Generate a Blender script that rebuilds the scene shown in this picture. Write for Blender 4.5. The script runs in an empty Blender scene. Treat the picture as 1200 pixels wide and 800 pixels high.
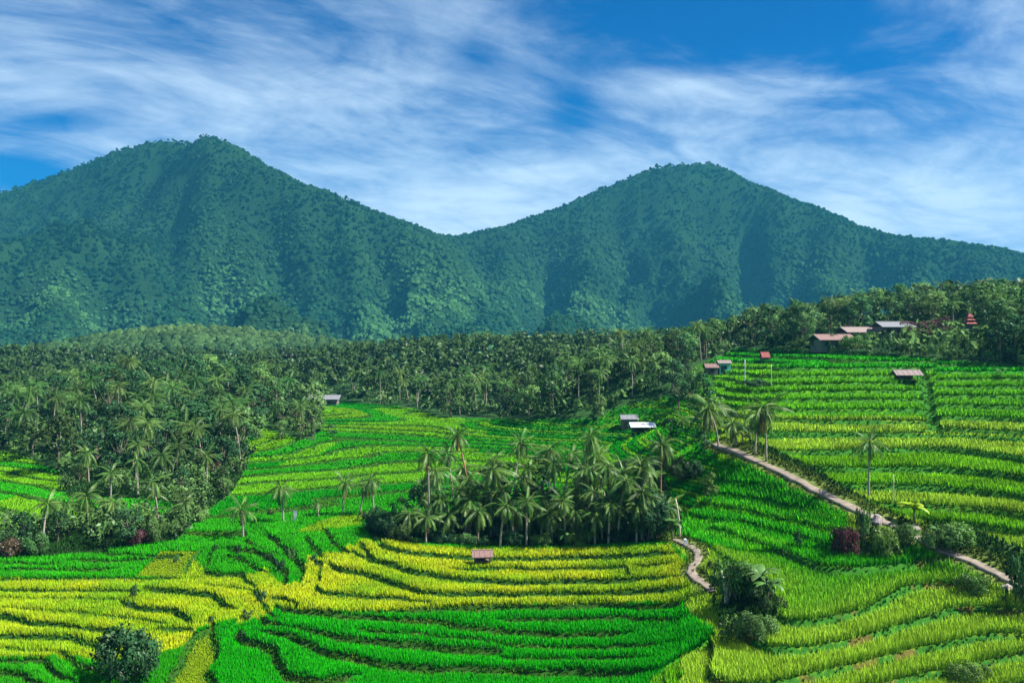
import bpy, math, random
import numpy as np

R = math.radians
random.seed(7)
rng = np.random.default_rng(11)
scene = bpy.context.scene
COL = scene.collection

# ------------------------------------------------------------------ camera
CAM_H = 26.0
FPX = 1039.0            # focal length in photo pixels (photo is 1200 wide)
CU, CV = 600.0, 400.0   # principal point
cam_data = bpy.data.cameras.new('camera')
cam_data.sensor_width = 36.0
cam_data.lens = 36.0 * FPX / 1200.0
cam_data.clip_start = 0.5
cam_data.clip_end = 30000.0
cam = bpy.data.objects.new('camera', cam_data)
cam.location = (0, 0, CAM_H)
cam.rotation_euler = (R(90), 0, 0)
COL.objects.link(cam)
scene.camera = cam

# ------------------------------------------------------------------ sun, exposure
SUN_ELEV = R(50)
SUN_DIR_XY = (0.97, -0.12)      # toward the sun: from the right, a little beyond
_n = math.hypot(*SUN_DIR_XY)
sd = (SUN_DIR_XY[0] / _n * math.cos(SUN_ELEV), SUN_DIR_XY[1] / _n * math.cos(SUN_ELEV), math.sin(SUN_ELEV))
sun_data = bpy.data.lights.new('sun', 'SUN')
sun_data.energy = 5.0
sun_data.angle = R(0.5)
sun_data.color = (1.0, 0.95, 0.86)
sun = bpy.data.objects.new('sun', sun_data)
from mathutils import Vector
sun.rotation_euler = Vector(sd).to_track_quat('Z', 'Y').to_euler()
sun.location = (200, 100, 300)
COL.objects.link(sun)

scene.view_settings.view_transform = 'Standard'
scene.view_settings.look = 'None'
scene.view_settings.exposure = 1.4
scene.view_settings.gamma = 1.0
scene.view_settings.use_curve_mapping = False
scene.cycles.max_bounces = 6
scene.cycles.diffuse_bounces = 3
scene.cycles.transmission_bounces = 3
scene.cycles.volume_bounces = 0
scene.cycles.use_denoising = True

# ------------------------------------------------------------------ world: sky with cirrus
world = bpy.data.worlds.new('World')
scene.world = world
world.use_nodes = True
wt = world.node_tree
wt.nodes.clear()
WN, WL = wt.nodes, wt.links

def wmath(op, a, b=None, clamp=False):
    n = WN.new('ShaderNodeMath'); n.operation = op; n.use_clamp = clamp
    for i, v in enumerate((a, b)):
        if v is None: continue
        if isinstance(v, (int, float)): n.inputs[i].default_value = v
        else: WL.new(v, n.inputs[i])
    return n.outputs[0]

w_out = WN.new('ShaderNodeOutputWorld')
w_bg = WN.new('ShaderNodeBackground')
w_bg.inputs['Strength'].default_value = 0.075
WL.new(w_bg.outputs[0], w_out.inputs[0])
sky = WN.new('ShaderNodeTexSky')
sky.sky_type = 'NISHITA'
sky.sun_disc = False
sky.sun_elevation = SUN_ELEV
sky.sun_rotation = math.atan2(SUN_DIR_XY[0], SUN_DIR_XY[1])
sky.altitude = 600
sky.air_density = 1.0
sky.dust_density = 0.4
sky.ozone_density = 2.5
blue = WN.new('ShaderNodeMix'); blue.data_type = 'RGBA'; blue.blend_type = 'MULTIPLY'
blue.inputs[0].default_value = 1.0
WL.new(sky.outputs[0], blue.inputs[6])
blue.inputs[7].default_value = (0.0, 0.25, 0.56, 1)

tc = WN.new('ShaderNodeTexCoord')
sep = WN.new('ShaderNodeSeparateXYZ'); WL.new(tc.outputs['Generated'], sep.inputs[0])
dx, dy, dz = sep.outputs
zden = wmath('ADD', wmath('MAXIMUM', dz, 0.0), 0.16)
px_ = wmath('DIVIDE', dx, zden); py_ = wmath('DIVIDE', dy, zden)
comb = WN.new('ShaderNodeCombineXYZ'); WL.new(px_, comb.inputs[0]); WL.new(py_, comb.inputs[1])

def wnoise(scale, detail, rough, dist, sx, sy, rot, off):
    mp = WN.new('ShaderNodeMapping'); WL.new(comb.outputs[0], mp.inputs[0])
    mp.vector_type = 'TEXTURE'
    mp.inputs['Scale'].default_value = (1 / sx, 1 / sy, 1)
    mp.inputs['Rotation'].default_value = (0, 0, rot)
    mp.inputs['Location'].default_value = off
    n = WN.new('ShaderNodeTexNoise'); WL.new(mp.outputs[0], n.inputs[0])
    n.inputs['Scale'].default_value = scale; n.inputs['Detail'].default_value = detail
    n.inputs['Roughness'].default_value = rough; n.inputs['Distortion'].default_value = dist
    return n.outputs[0]

n1 = wnoise(1.5, 9, 0.60, 1.2, 0.7, 1.0, R(20), (3.1, 0.4, 0))
n2 = wnoise(2.7, 9, 0.60, 1.2, 0.75, 1.05, R(40), (1.7, 5.2, 0))
n3 = wnoise(8.0, 8, 0.66, 1.3, 0.65, 1.1, R(32), (9.7, 2.2, 0))
# where the cirrus bank is thick or torn, as directions in the sky
ay = wmath('MAXIMUM', dy, 0.05)
gx = wmath('DIVIDE', dx, ay); gz = wmath('DIVIDE', dz, ay)
def blob(u, v, su, sv, amp):
    a, b, sa, sb = (u - CU) / FPX, (CV - v) / FPX, su / FPX, sv / FPX
    ex = wmath('POWER', wmath('ABSOLUTE', wmath('DIVIDE', wmath('SUBTRACT', gx, a), sa)), 2.0)
    ez = wmath('POWER', wmath('ABSOLUTE', wmath('DIVIDE', wmath('SUBTRACT', gz, b), sb)), 2.0)
    return wmath('MULTIPLY', wmath('EXPONENT', wmath('MULTIPLY', wmath('ADD', ex, ez), -1.0)), amp)
cover = None
for args in [(600, 330, 1500, 110, .30), (1150, 40, 90, 50, -.22), (210, 20, 110, 40, -.20), (400, 15, 60, 40, -.10), (75, 140, 60, 16, -.30), (20, 200, 75, 28, -.55),
             (560, 65, 34, 22, -.22), (672, 135, 34, 30, -.30), (830, 10, 210, 64, -.55), (1010, 70, 120, 26, -.28), (930, 30, 120, 40, -.15),
             (700, 70, 60, 30, -.16), (800, 140, 50, 20, -.05),
             (540, 235, 170, 45, .30), (1090, 230, 130, 40, .26), (950, 215, 120, 60, .10), (560, 20, 50, 35, .10),
             (380, 110, 200, 50, .10), (90, 165, 110, 25, .16), (800, 110, 80, 22, .12), (1190, 70, 40, 30, .08),
             (680, 200, 120, 25, .14), (1150, 60, 90, 14, .12), (60, 100, 120, 30, .10)]:
    g = blob(*args)
    cover = g if cover is None else wmath('ADD', cover, g)
mixn = wmath('ADD', wmath('ADD', wmath('MULTIPLY', n1, 0.48), wmath('MULTIPLY', n2, 0.38)), wmath('MULTIPLY', n3, 0.14))
dens = wmath('ADD', wmath('ADD', wmath('MULTIPLY', wmath('SUBTRACT', mixn, 0.5), 2.4), 0.37), cover)
ramp = WN.new('ShaderNodeMapRange'); ramp.interpolation_type = 'SMOOTHSTEP'
WL.new(dens, ramp.inputs[0])
ramp.inputs[1].default_value = -0.05; ramp.inputs[2].default_value = 1.05
ramp.inputs[3].default_value = 0.0; ramp.inputs[4].default_value = 0.84
cl = WN.new('ShaderNodeMix'); cl.data_type = 'RGBA'
WL.new(ramp.outputs[0], cl.inputs[0])
WL.new(blue.outputs[2], cl.inputs[6])
cl.inputs[7].default_value = (4.4, 5.4, 6.3, 1)
WL.new(cl.outputs[2], w_bg.inputs['Color'])

# ------------------------------------------------------------------ small helpers
def sstep(a, b, x):
    t = np.clip((x - a) / (b - a), 0, 1)
    return t * t * (3 - 2 * t)

_perm = np.random.default_rng(3).random((256, 256))
def vnoise(x, y):
    xi = np.floor(x).astype(int); yi = np.floor(y).astype(int)
    fx = x - xi; fy = y - yi
    fx = fx * fx * (3 - 2 * fx); fy = fy * fy * (3 - 2 * fy)
    x0 = xi & 255; x1 = (xi + 1) & 255; y0 = yi & 255; y1 = (yi + 1) & 255
    a = _perm[x0, y0]; b = _perm[x1, y0]; c = _perm[x0, y1]; d = _perm[x1, y1]
    return (a * (1 - fx) + b * fx) * (1 - fy) + (c * (1 - fx) + d * fx) * fy
def fbm(x, y, o=4, g=0.5):
    s = 0; a = 1; t = 0
    for i in range(o):
        s = s + a * vnoise(x * 2 ** i + 17.3 * i, y * 2 ** i + 9.1 * i); t += a; a *= g
    return s / t
def ridged(x, y, o=4):
    s = 0; a = 1; t = 0
    for i in range(o):
        n = 1 - np.abs(2 * vnoise(x * 2 ** i + 31.7 * i, y * 2 ** i + 5.3 * i) - 1)
        s = s + a * n * n; t += a; a *= 0.5
    return s / t

def in_poly(u, v, poly):
    u = np.asarray(u, float); v = np.asarray(v, float)
    inside = np.zeros(u.shape, bool)
    n = len(poly)
    for i in range(n):
        x0, y0 = poly[i]; x1, y1 = poly[(i + 1) % n]
        if y0 == y1: continue
        c = ((y0 > v) != (y1 > v)) & (u < (x1 - x0) * (v - y0) / (y1 - y0) + x0)
        inside ^= c
    return inside

def mk_mesh(name, V, F, col=None, vec=None, smooth=False, mats=()):
    """V (N,3); F (M,3) or (M,4) or a list of such arrays"""
    V = np.asarray(V, np.float32)
    Fs = F if isinstance(F, list) else [F]
    Fs = [np.asarray(f, np.int32) for f in Fs if len(f)]
    me = bpy.data.meshes.new(name)
    me.vertices.add(len(V)); me.vertices.foreach_set('co', V.ravel())
    idx = np.concatenate([f.ravel() for f in Fs])
    tot = np.concatenate([np.full(len(f), f.shape[1], np.int32) for f in Fs])
    st = np.concatenate([[0], np.cumsum(tot)[:-1]]).astype(np.int32)
    me.loops.add(len(idx)); me.loops.foreach_set('vertex_index', idx)
    me.polygons.add(len(tot)); me.polygons.foreach_set('loop_start', st)
    me.polygons.foreach_set('loop_total', tot)
    if smooth: me.polygons.foreach_set('use_smooth', np.ones(len(tot), bool))
    me.update(calc_edges=True)
    if col is not None:
        c = np.ones((len(V), 4), np.float32); c[:, :3] = col
        a = me.color_attributes.new('Col', 'FLOAT_COLOR', 'POINT'); a.data.foreach_set('color', c.ravel())
    if vec is not None:
        a = me.attributes.new('nrm', 'FLOAT_VECTOR', 'POINT'); a.data.foreach_set('vector', np.asarray(vec, np.float32).ravel())
    for m in mats: me.materials.append(m)
    return me

def link(name, me, parent=None, loc=None, rot=None, scale=None):
    o = bpy.data.objects.new(name, me)
    COL.objects.link(o)
    if parent is not None: o.parent = parent
    if loc is not None: o.location = loc
    if rot is not None: o.rotation_euler = rot
    if scale is not None: o.scale = scale
    return o
def tag(o, label=None, cat=None, group=None, kind=None):
    if label: o['label'] = label
    if cat: o['category'] = cat
    if group: o['group'] = group
    if kind: o['kind'] = kind
    return o
def thing(name, loc, label, cat, group=None, rotz=0.0, scale=None):
    o = bpy.data.objects.new(name, None); COL.objects.link(o)
    o.empty_display_size = 0.3
    o.location = loc; o.rotation_euler = (0, 0, rotz)
    if scale is not None: o.scale = (scale,) * 3
    return tag(o, label, cat, group)

class MB:
    """collects quads/tris into one mesh"""
    def __init__(s): s.V = []; s.F = []; s.n = 0; s.C = []
    def add(s, V, F, c=None):
        V = np.asarray(V, float); s.V.append(V)
        for f in F: s.F.append([i + s.n for i in f])
        s.n += len(V)
        if c is not None: s.C.append(np.tile(np.asarray(c, float), (len(V), 1)))
    def box(s, x0, x1, y0, y1, z0, z1, c=None):
        s.add([(x0,y0,z0),(x1,y0,z0),(x1,y1,z0),(x0,y1,z0),(x0,y0,z1),(x1,y0,z1),(x1,y1,z1),(x0,y1,z1)],
              [(0,3,2,1),(4,5,6,7),(0,1,5,4),(1,2,6,5),(2,3,7,6),(3,0,4,7)], c)
    def tube(s, pts, rad, sides=6, c=None, cap=True):
        pts = [np.array(p, float) for p in pts]
        n = len(pts); V = []; F = []
        for i, p in enumerate(pts):
            d = pts[min(i + 1, n - 1)] - pts[max(i - 1, 0)]
            d = d / (np.linalg.norm(d) + 1e-9)
            a = np.cross(d, (0, 1, 0) if abs(d[1]) < .9 else (1, 0, 0)); a /= np.linalg.norm(a)
            b = np.cross(d, a)
            r = rad[i] if hasattr(rad, '__len__') else rad
            for k in range(sides):
                t = 2 * math.pi * k / sides
                V.append(p + r * (math.cos(t) * a + math.sin(t) * b))
        for i in range(n - 1):
            for k in range(sides):
                k2 = (k + 1) % sides
                F.append((i*sides+k, i*sides+k2, (i+1)*sides+k2, (i+1)*sides+k))
        if cap:
            F.append(tuple(range(sides))[::-1]); F.append(tuple((n-1)*sides + k for k in range(sides)))
        s.add(V, F, c)
    def mesh(s, name, mat, smooth=False):
        me = bpy.data.meshes.new(name)
        V = np.concatenate(s.V)
        me.from_pydata([tuple(v) for v in V], [], s.F)
        if s.C:
            c = np.ones((len(V), 4), np.float32); c[:, :3] = np.concatenate(s.C)
            a = me.color_attributes.new('Col', 'FLOAT_COLOR', 'POINT'); a.data.foreach_set('color', c.ravel())
        if smooth:
            me.polygons.foreach_set('use_smooth', np.ones(len(me.polygons), bool))
        me.materials.append(mat)
        return me

# ------------------------------------------------------------------ materials
def new_mat(name):
    m = bpy.data.materials.new(name); m.use_nodes = True
    nt = m.node_tree; nt.nodes.clear()
    return m, nt.nodes, nt.links

def leaf_mat(name, base=None, rnd=0.25, up=0.0, trans=0.3, gloss=0.06, use_col=False, use_nrm=False, mottle=0.5, mscale=1.3, hue2=None):
    m, N, L = new_mat(name)
    out = N.new('ShaderNodeOutputMaterial')
    if use_col:
        a = N.new('ShaderNodeAttribute'); a.attribute_name = 'Col'; c = a.outputs['Color']
    else:
        a = N.new('ShaderNodeRGB'); a.outputs[0].default_value = (*base, 1); c = a.outputs[0]
    geo = N.new('ShaderNodeNewGeometry')
    nz = N.new('ShaderNodeTexNoise'); nz.inputs['Scale'].default_value = mscale; nz.inputs['Detail'].default_value = 3
    L.new(geo.outputs['Position'], nz.inputs[0])
    mr = N.new('ShaderNodeMapRange'); L.new(nz.outputs[0], mr.inputs[0])
    mr.inputs[1].default_value = .3; mr.inputs[2].default_value = .7
    mr.inputs[3].default_value = 1 - mottle; mr.inputs[4].default_value = 1 + mottle * .8
    val = mr.outputs[0]
    oi = N.new('ShaderNodeObjectInfo')
    mr2 = N.new('ShaderNodeMapRange'); L.new(oi.outputs['Random'], mr2.inputs[0])
    mr2.inputs[3].default_value = 1 - rnd; mr2.inputs[4].default_value = 1 + rnd
    mm = N.new('ShaderNodeMath'); mm.operation = 'MULTIPLY'; L.new(val, mm.inputs[0]); L.new(mr2.outputs[0], mm.inputs[1])
    if hue2 is not None:
        wn = N.new('ShaderNodeTexWhiteNoise'); wn.noise_dimensions = '1D'
        L.new(oi.outputs['Random'], wn.inputs['W'])
        mxh = N.new('ShaderNodeMix'); mxh.data_type = 'RGBA'
        L.new(wn.outputs['Value'], mxh.inputs[0]); L.new(c, mxh.inputs[6]); mxh.inputs[7].default_value = (*hue2, 1)
        c = mxh.outputs[2]
    sc = N.new('ShaderNodeVectorMath'); sc.operation = 'SCALE'; L.new(c, sc.inputs[0]); L.new(mm.outputs[0], sc.inputs['Scale'])
    nrm = None
    if use_nrm:
        an = N.new('ShaderNodeAttribute'); an.attribute_name = 'nrm'
        vt = N.new('ShaderNodeVectorTransform'); vt.vector_type = 'NORMAL'; vt.convert_from = 'OBJECT'; vt.convert_to = 'WORLD'
        L.new(an.outputs['Vector'], vt.inputs[0])
        gs = N.new('ShaderNodeVectorMath'); gs.operation = 'SCALE'; L.new(geo.outputs['Normal'], gs.inputs[0]); gs.inputs['Scale'].default_value = .55
        ad = N.new('ShaderNodeVectorMath'); ad.operation = 'ADD'; L.new(vt.outputs[0], ad.inputs[0]); L.new(gs.outputs[0], ad.inputs[1])
        no = N.new('ShaderNodeVectorMath'); no.operation = 'NORMALIZE'; L.new(ad.outputs[0], no.inputs[0])
        nrm = no.outputs[0]
    elif up > 0:
        gs = N.new('ShaderNodeVectorMath'); gs.operation = 'SCALE'; L.new(geo.outputs['Normal'], gs.inputs[0]); gs.inputs['Scale'].default_value = 1 - up
        ad = N.new('ShaderNodeVectorMath'); ad.operation = 'ADD'; L.new(gs.outputs[0], ad.inputs[0]); ad.inputs[1].default_value = (0, 0, up)
        no = N.new('ShaderNodeVectorMath'); no.operation = 'NORMALIZE'; L.new(ad.outputs[0], no.inputs[0])
        nrm = no.outputs[0]
    d = N.new('ShaderNodeBsdfDiffuse'); t = N.new('ShaderNodeBsdfTranslucent'); g = N.new('ShaderNodeBsdfGlossy')
    g.inputs['Roughness'].default_value = .45; g.inputs['Color'].default_value = (.8, .85, .8, 1)
    for b in (d, t): L.new(sc.outputs[0], b.inputs['Color'])
    if nrm is not None:
        L.new(nrm, d.inputs['Normal'])
        if not use_nrm: L.new(nrm, t.inputs['Normal'])
    m1 = N.new('ShaderNodeMixShader'); m1.inputs[0].default_value = trans
    L.new(d.outputs[0], m1.inputs[1]); L.new(t.outputs[0], m1.inputs[2])
    m2 = N.new('ShaderNodeMixShader'); m2.inputs[0].default_value = gloss
    L.new(m1.outputs[0], m2.inputs[1]); L.new(g.outputs[0], m2.inputs[2])
    L.new(m2.outputs[0], out.inputs[0])
    return m

def solid_mat(name, base, rough=.85, var=.25, scale=4.0, col2=None, bump=0.0, metallic=0.0, stretch=(1,1,1)):
    m, N, L = new_mat(name)
    out = N.new('ShaderNodeOutputMaterial'); p = N.new('ShaderNodeBsdfPrincipled')
    p.inputs['Roughness'].default_value = rough; p.inputs['Metallic'].default_value = metallic
    L.new(p.outputs[0], out.inputs[0])
    tcn = N.new('ShaderNodeTexCoord'); mp = N.new('ShaderNodeMapping'); L.new(tcn.outputs['Object'], mp.inputs[0])
    mp.inputs['Scale'].default_value = stretch
    nz = N.new('ShaderNodeTexNoise'); L.new(mp.outputs[0], nz.inputs[0])
    nz.inputs['Scale'].default_value = scale; nz.inputs['Detail'].default_value = 6; nz.inputs['Roughness'].default_value = .65
    mr = N.new('ShaderNodeMapRange'); L.new(nz.outputs[0], mr.inputs[0]); mr.inputs[1].default_value = .3; mr.inputs[2].default_value = .7
    mx = N.new('ShaderNodeMix'); mx.data_type = 'RGBA'; L.new(mr.outputs[0], mx.inputs[0])
    c2 = col2 if col2 else tuple(b * (1 + var) for b in base)
    c1 = base if col2 else tuple(b * (1 - var) for b in base)
    mx.inputs[6].default_value = (*c1, 1); mx.inputs[7].default_value = (*c2, 1)
    L.new(mx.outputs[2], p.inputs['Base Color'])
    if bump:
        bp = N.new('ShaderNodeBump'); bp.inputs['Strength'].default_value = bump; L.new(nz.outputs[0], bp.inputs['Height'])
        L.new(bp.outputs[0], p.inputs['Normal'])
    return m

def ground_mat(name):
    m, N, L = new_mat(name)
    out = N.new('ShaderNodeOutputMaterial'); p = N.new('ShaderNodeBsdfPrincipled')
    p.inputs['Roughness'].default_value = .95; p.inputs['Specular IOR Level'].default_value = .1
    L.new(p.outputs[0], out.inputs[0])
    a = N.new('ShaderNodeAttribute'); a.attribute_name = 'Col'
    g = N.new('ShaderNodeNewGeometry')
    nz = N.new('ShaderNodeTexNoise'); L.new(g.outputs['Position'], nz.inputs[0]); nz.inputs['Scale'].default_value = .9; nz.inputs['Detail'].default_value = 7; nz.inputs['Roughness'].default_value = .7
    mr = N.new('ShaderNodeMapRange'); L.new(nz.outputs[0], mr.inputs[0]); mr.inputs[1].default_value = .3; mr.inputs[2].default_value = .7; mr.inputs[3].default_value = .6; mr.inputs[4].default_value = 1.45
    sc = N.new('ShaderNodeVectorMath'); sc.operation = 'SCALE'; L.new(a.outputs['Color'], sc.inputs[0]); L.new(mr.outputs[0], sc.inputs['Scale'])
    L.new(sc.outputs[0], p.inputs['Base Color'])
    bp = N.new('ShaderNodeBump'); bp.inputs['Strength'].default_value = .6; bp.inputs['Distance'].default_value = .3; L.new(nz.outputs[0], bp.inputs['Height']); L.new(bp.outputs[0], p.inputs['Normal'])
    return m

M = {}
M['ground'] = ground_mat('ground')
M['rice'] = leaf_mat('rice', up=.68, trans=.32, gloss=.008, use_col=True, mottle=.16, mscale=.45, rnd=0)
M['palm'] = leaf_mat('palm_leaf', (.042, .135, .020), rnd=.35, up=.35, trans=.28, gloss=.025, mottle=.3, hue2=(.105, .19, .03))
M['palm_far'] = leaf_mat('palm_leaf_far', (.042, .13, .026), rnd=.4, up=.3, trans=.25, gloss=.015, mottle=.35, hue2=(.095, .165, .035))
M['dead'] = leaf_mat('dead_frond', (.26, .13, .045), rnd=.2, up=.2, trans=.2, gloss=.03, mottle=.3)
M['leaf'] = leaf_mat('broad_leaf', (.032, .095, .024), rnd=.6, trans=.22, gloss=.015, use_nrm=True, mottle=.5, mscale=.5, hue2=(.095, .18, .045))
M['leaf_dark'] = leaf_mat('dark_leaf', (.026, .08, .028), rnd=.25, trans=.15, gloss=.012, use_nrm=True, mottle=.5, mscale=.8)
M['leaf_fresh'] = leaf_mat('fresh_leaf', (.05, .15, .025), rnd=.3, trans=.3, gloss=.02, use_nrm=True, mottle=.45, mscale=.8, hue2=(.12, .2, .03))
M['leaf_red'] = leaf_mat('maroon_leaf', (.075, .03, .035), rnd=.2, trans=.2, gloss=.015, use_nrm=True, mottle=.6, mscale=1.2)
M['leaf_rust'] = leaf_mat('rust_leaf', (.085, .06, .03), rnd=.2, trans=.2, gloss=.04, use_nrm=True, mottle=.6, mscale=1.2)
M['banana'] = leaf_mat('banana_leaf', (.05, .17, .03), rnd=.3, up=.3, trans=.35, gloss=.04, mottle=.3, hue2=(.09, .19, .04))
M['banana_yellow'] = leaf_mat('banana_leaf_yellow', (.28, .42, .02), rnd=.15, up=.3, trans=.35, gloss=.03, mottle=.2)
M['forest'] = leaf_mat('forest', up=.30, trans=.10, gloss=.0, use_col=True, mottle=.65, mscale=.5, rnd=0)
M['trunk'] = solid_mat('palm_trunk', (.26, .23, .18), scale=3, var=.35, bump=.3, stretch=(1, 1, 4))
M['trunk_red'] = solid_mat('palm_trunk_red', (.25, .11, .05), scale=3, var=.35, bump=.3)
M['bark'] = solid_mat('bark', (.13, .10, .075), scale=3, var=.4, bump=.4)
M['pale'] = solid_mat('pale_wood', (.45, .38, .30), scale=3, var=.3, bump=.3)
M['path'] = solid_mat('path', (.12, .095, .07), col2=(.25, .205, .165), scale=1.1, bump=.3)
M['thatch'] = solid_mat('weathered_roof', (.13, .10, .095), col2=(.26, .20, .19), scale=5, bump=.4, stretch=(6, 1, 1))
M['wood'] = solid_mat('hut_wood', (.09, .06, .045), scale=5, bump=.2)
M['white'] = solid_mat('white_sheet', (.58, .60, .62), rough=.5, var=.08)
M['tin'] = solid_mat('tin_roof', (.17, .175, .19), rough=.45, var=.2, stretch=(8, 1, 1))
M['pink_roof'] = solid_mat('faded_pink_roof', (.10, .05, .042), col2=(.24, .15, .14), scale=3, stretch=(6, 1, 1))
M['red_roof'] = solid_mat('red_roof', (.22, .05, .045), var=.25)
M['teal'] = solid_mat('teal_wall', (.12, .48, .40), rough=.5, var=.1)
M['wall'] = solid_mat('pale_wall', (.13, .115, .10), var=.15)
M['dark'] = solid_mat('dark_opening', (.02, .02, .025), var=.1)
M['stone'] = solid_mat('stone', (.33, .28, .27), col2=(.16, .13, .12), scale=2.5, bump=.6)
M['rock_dark'] = solid_mat('dark_bank', (.05, .05, .045), scale=2)

# ------------------------------------------------------------------ the lie of the land
def ray(u, v, Y): return ((u - CU) / FPX * Y, Y, CAM_H - (v - CV) / FPX * Y)
# (u, v, distance): sightings of the ground
SIGHT = [
 (-150,800,77),(0,790,78),(250,790,78),(400,790,78),(600,790,77.5),(720,790,76),
 (0,735,88),(400,720,90),(200,735,88),(600,720,90),(760,715,89),
 (-150,680,103),(0,680,102),(200,680,102),(400,680,100),(600,680,101),(750,680,98),
 (-150,640,117),(0,640,115),(250,640,113),(400,640,113),(600,640,114),(780,640,107),
 (300,600,133),(500,600,135),(700,600,130),(300,560,160),(450,560,162),(620,560,160),(740,560,152),
 (0,560,165),(-150,560,170),(0,500,255),(-150,500,260),(300,500,235),(300,475,295),(450,490,245),(450,470,310),(620,490,258),
 (700,520,195),(745,498,206),(800,520,158),
 (180,600,132),(130,630,118),(180,480,215),(120,470,240),
 (815,660,98),(800,700,90),(850,700,86),(800,760,78),(840,790,70.5),(750,770,77.5),
 (880,600,111),(820,600,114),(830,560,124),(940,620,102.5),(900,660,95),
 (840,773,70.2),(1000,740,76.8),(1165,705,85.6),(920,712,79.3),(1000,697,83.3),(1105,670,91.6),
 (910,795,68.9),(1000,770,73.6),(1120,750,77.8),(1200,740,80),(1000,798,71),(1080,782,74),(1200,760,78.5),(1320,740,81),
 (1100,655,93.7),(1080,632,97.6),(1050,610,99.5),(985,590,103.5),(930,560,112),(860,525,125),(1160,675,89.5),(1260,700,84),
 (1018,575,107),(1190,625,94),(1100,590,102),(1100,560,111),(980,560,111.5),(930,530,122.5),(1100,530,124),(1100,500,140),(1100,460,160),(1100,425,182),
 (1300,560,100),(1300,500,130),(1300,440,170),
 (900,540,119.5),(930,500,140),(880,500,141),(930,460,160),(870,460,162),(910,425,183),(860,440,176),(830,470,172),(800,490,187),(840,510,136),
]
CP = []
for u, v, Y in SIGHT: CP.append(ray(u, v, Y))
# hidden ground under the woods, in metres
CP += [(-190,400,6),(-120,400,8),(-40,400,17),(40,400,17.5),(110,390,19),(170,360,26),(-260,300,4),(-90,290,9),
       (60,240,21.5),(90,240,26),(130,260,32),(150,230,29),(170,300,36),(30,230,19),(100,300,30),(60,310,19),
       (-80,250,11),(-110,220,7),(-250,460,14),(-100,470,14),(0,470,20),(120,470,24),(230,470,32),(20,300,9),(-20,345,9),(-60,345,7),
       (0,40,-9),(-60,40,-8),(60,40,-6),(0,55,-7),(45,55,-3.5),(-60,60,-6),(-140,90,-4),(140,90,6),(-200,160,0),(180,160,20),(25,62,-4.5)]
CP = np.array(CP)
def _kern(a, b):
    d = np.sqrt((a[:, None, 0] - b[None, :, 0]) ** 2 + (a[:, None, 1] - b[None, :, 1]) ** 2 + 9.0)
    return d
# distances shrink with range so near and far ground are equally well resolved
def warp(x, y):
    r = np.log(np.maximum(y, 20.0) / 20.0) * 100.0
    return np.stack([x / np.maximum(y, 20.0) * 100.0 * 1.0, r], -1)
_w = warp(CP[:, 0], CP[:, 1])
_K = _kern(_w, _w) - 1e-9 * np.eye(len(CP))
_A = np.concatenate([_K - np.eye(len(CP)) * 0.8, np.ones((len(CP), 1)), _w], 1)
_bot = np.concatenate([np.ones((1, len(CP))), _w.T], 0)
_A = np.concatenate([_A, np.concatenate([_bot, np.zeros((3, 3))], 1)], 0)
_sol = np.linalg.solve(_A, np.concatenate([CP[:, 2], np.zeros(3)]))
def base(x, y):
    x = np.asarray(x, float).ravel(); y = np.asarray(y, float).ravel()
    out = np.empty(len(x))
    for i in range(0, len(x), 40000):
        w = warp(x[i:i+40000], y[i:i+40000])
        out[i:i+40000] = _kern(w, _w) @ _sol[:-3] + _sol[-3] + w @ _sol[-2:]
    return out
def proj(x, y, z):
    return CU + x / y * FPX, CV + (CAM_H - z) / y * FPX

_ys = 40.0 * (500 / 40.0) ** np.linspace(0, 1, 900)
def sight(u, v, fn=base):
    """where the line of sight through (u, v) meets the land"""
    xs = (u - CU) / FPX * _ys
    zz = fn(xs, _ys); rz = CAM_H - (v - CV) / FPX * _ys
    k = np.nonzero(zz >= rz)[0]
    k = k[0] if len(k) else len(_ys) - 1
    if k > 0:
        a = rz[k-1] - zz[k-1]; b = rz[k] - zz[k]
        t = a / (a - b) if a != b else 0
    else: t = 0; k = 1
    Y = _ys[k-1] + (_ys[k] - _ys[k-1]) * t
    return (u - CU) / FPX * Y, Y

# ------------------------------------------------------------------ zones, outlined on the land
EDGE_U = [-300, 0, 60, 130, 280, 390, 480, 520, 620, 700, 720, 790, 815, 840, 860, 1000, 1080, 1200, 1500]
EDGE_V = [470, 462, 458, 455, 474, 469, 477, 489, 491, 490, 478, 462, 430, 418, 408, 411, 418, 428, 430]
GROVE = [(424,616),(440,634),(500,639),(600,643),(700,641),(786,634),(800,612),(775,555),(700,590),(600,596),(520,600),(450,606)]
LWOOD = [(-300,662),(40,655),(110,649),(205,633),(232,606),(272,576),(290,545),(282,515),(300,498),(370,517),(372,482),(290,470),(0,440),(-300,440)]
LFIELD = [(-300,522),(15,528),(70,552),(80,582),(150,580),(205,588),(205,602),(120,608),(45,614),(0,622),(-300,622)]
LGAP = [(200,640),(290,640),(300,560),(285,575),(235,607)]
BANK = [(866,524),(900,536),(962,566),(1006,592),(1010,640),(1085,640),(1150,668),(1215,696),(1230,670),(1205,645),(1130,612),(1070,612),(1020,588),(962,553),(900,524),(880,516)]
THICKET = [(848,692),(880,676),(904,690),(912,718),(885,740),(842,728)]
TRACED = [(-400,636),(290,636),(290,604),(440,600),(440,636),(560,640),(788,638),(806,660),(812,690),(800,716),(838,743),(765,792),(738,840),(735,3000),(-3000,3000),(-3000,636)]
PATH_A = [(838,520),(850,524),(868,530),(890,541),(915,552),(940,565),(965,578),(985,588),(1010,600),(1040,612),(1070,626),(1095,640),(1120,650),(1145,660),(1165,670),(1190,682),(1230,702)]
PATH_B = [(788,632),(803,637),(816,646),(818,656),(810,666),(812,674),(825,684),(836,693)]
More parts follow.
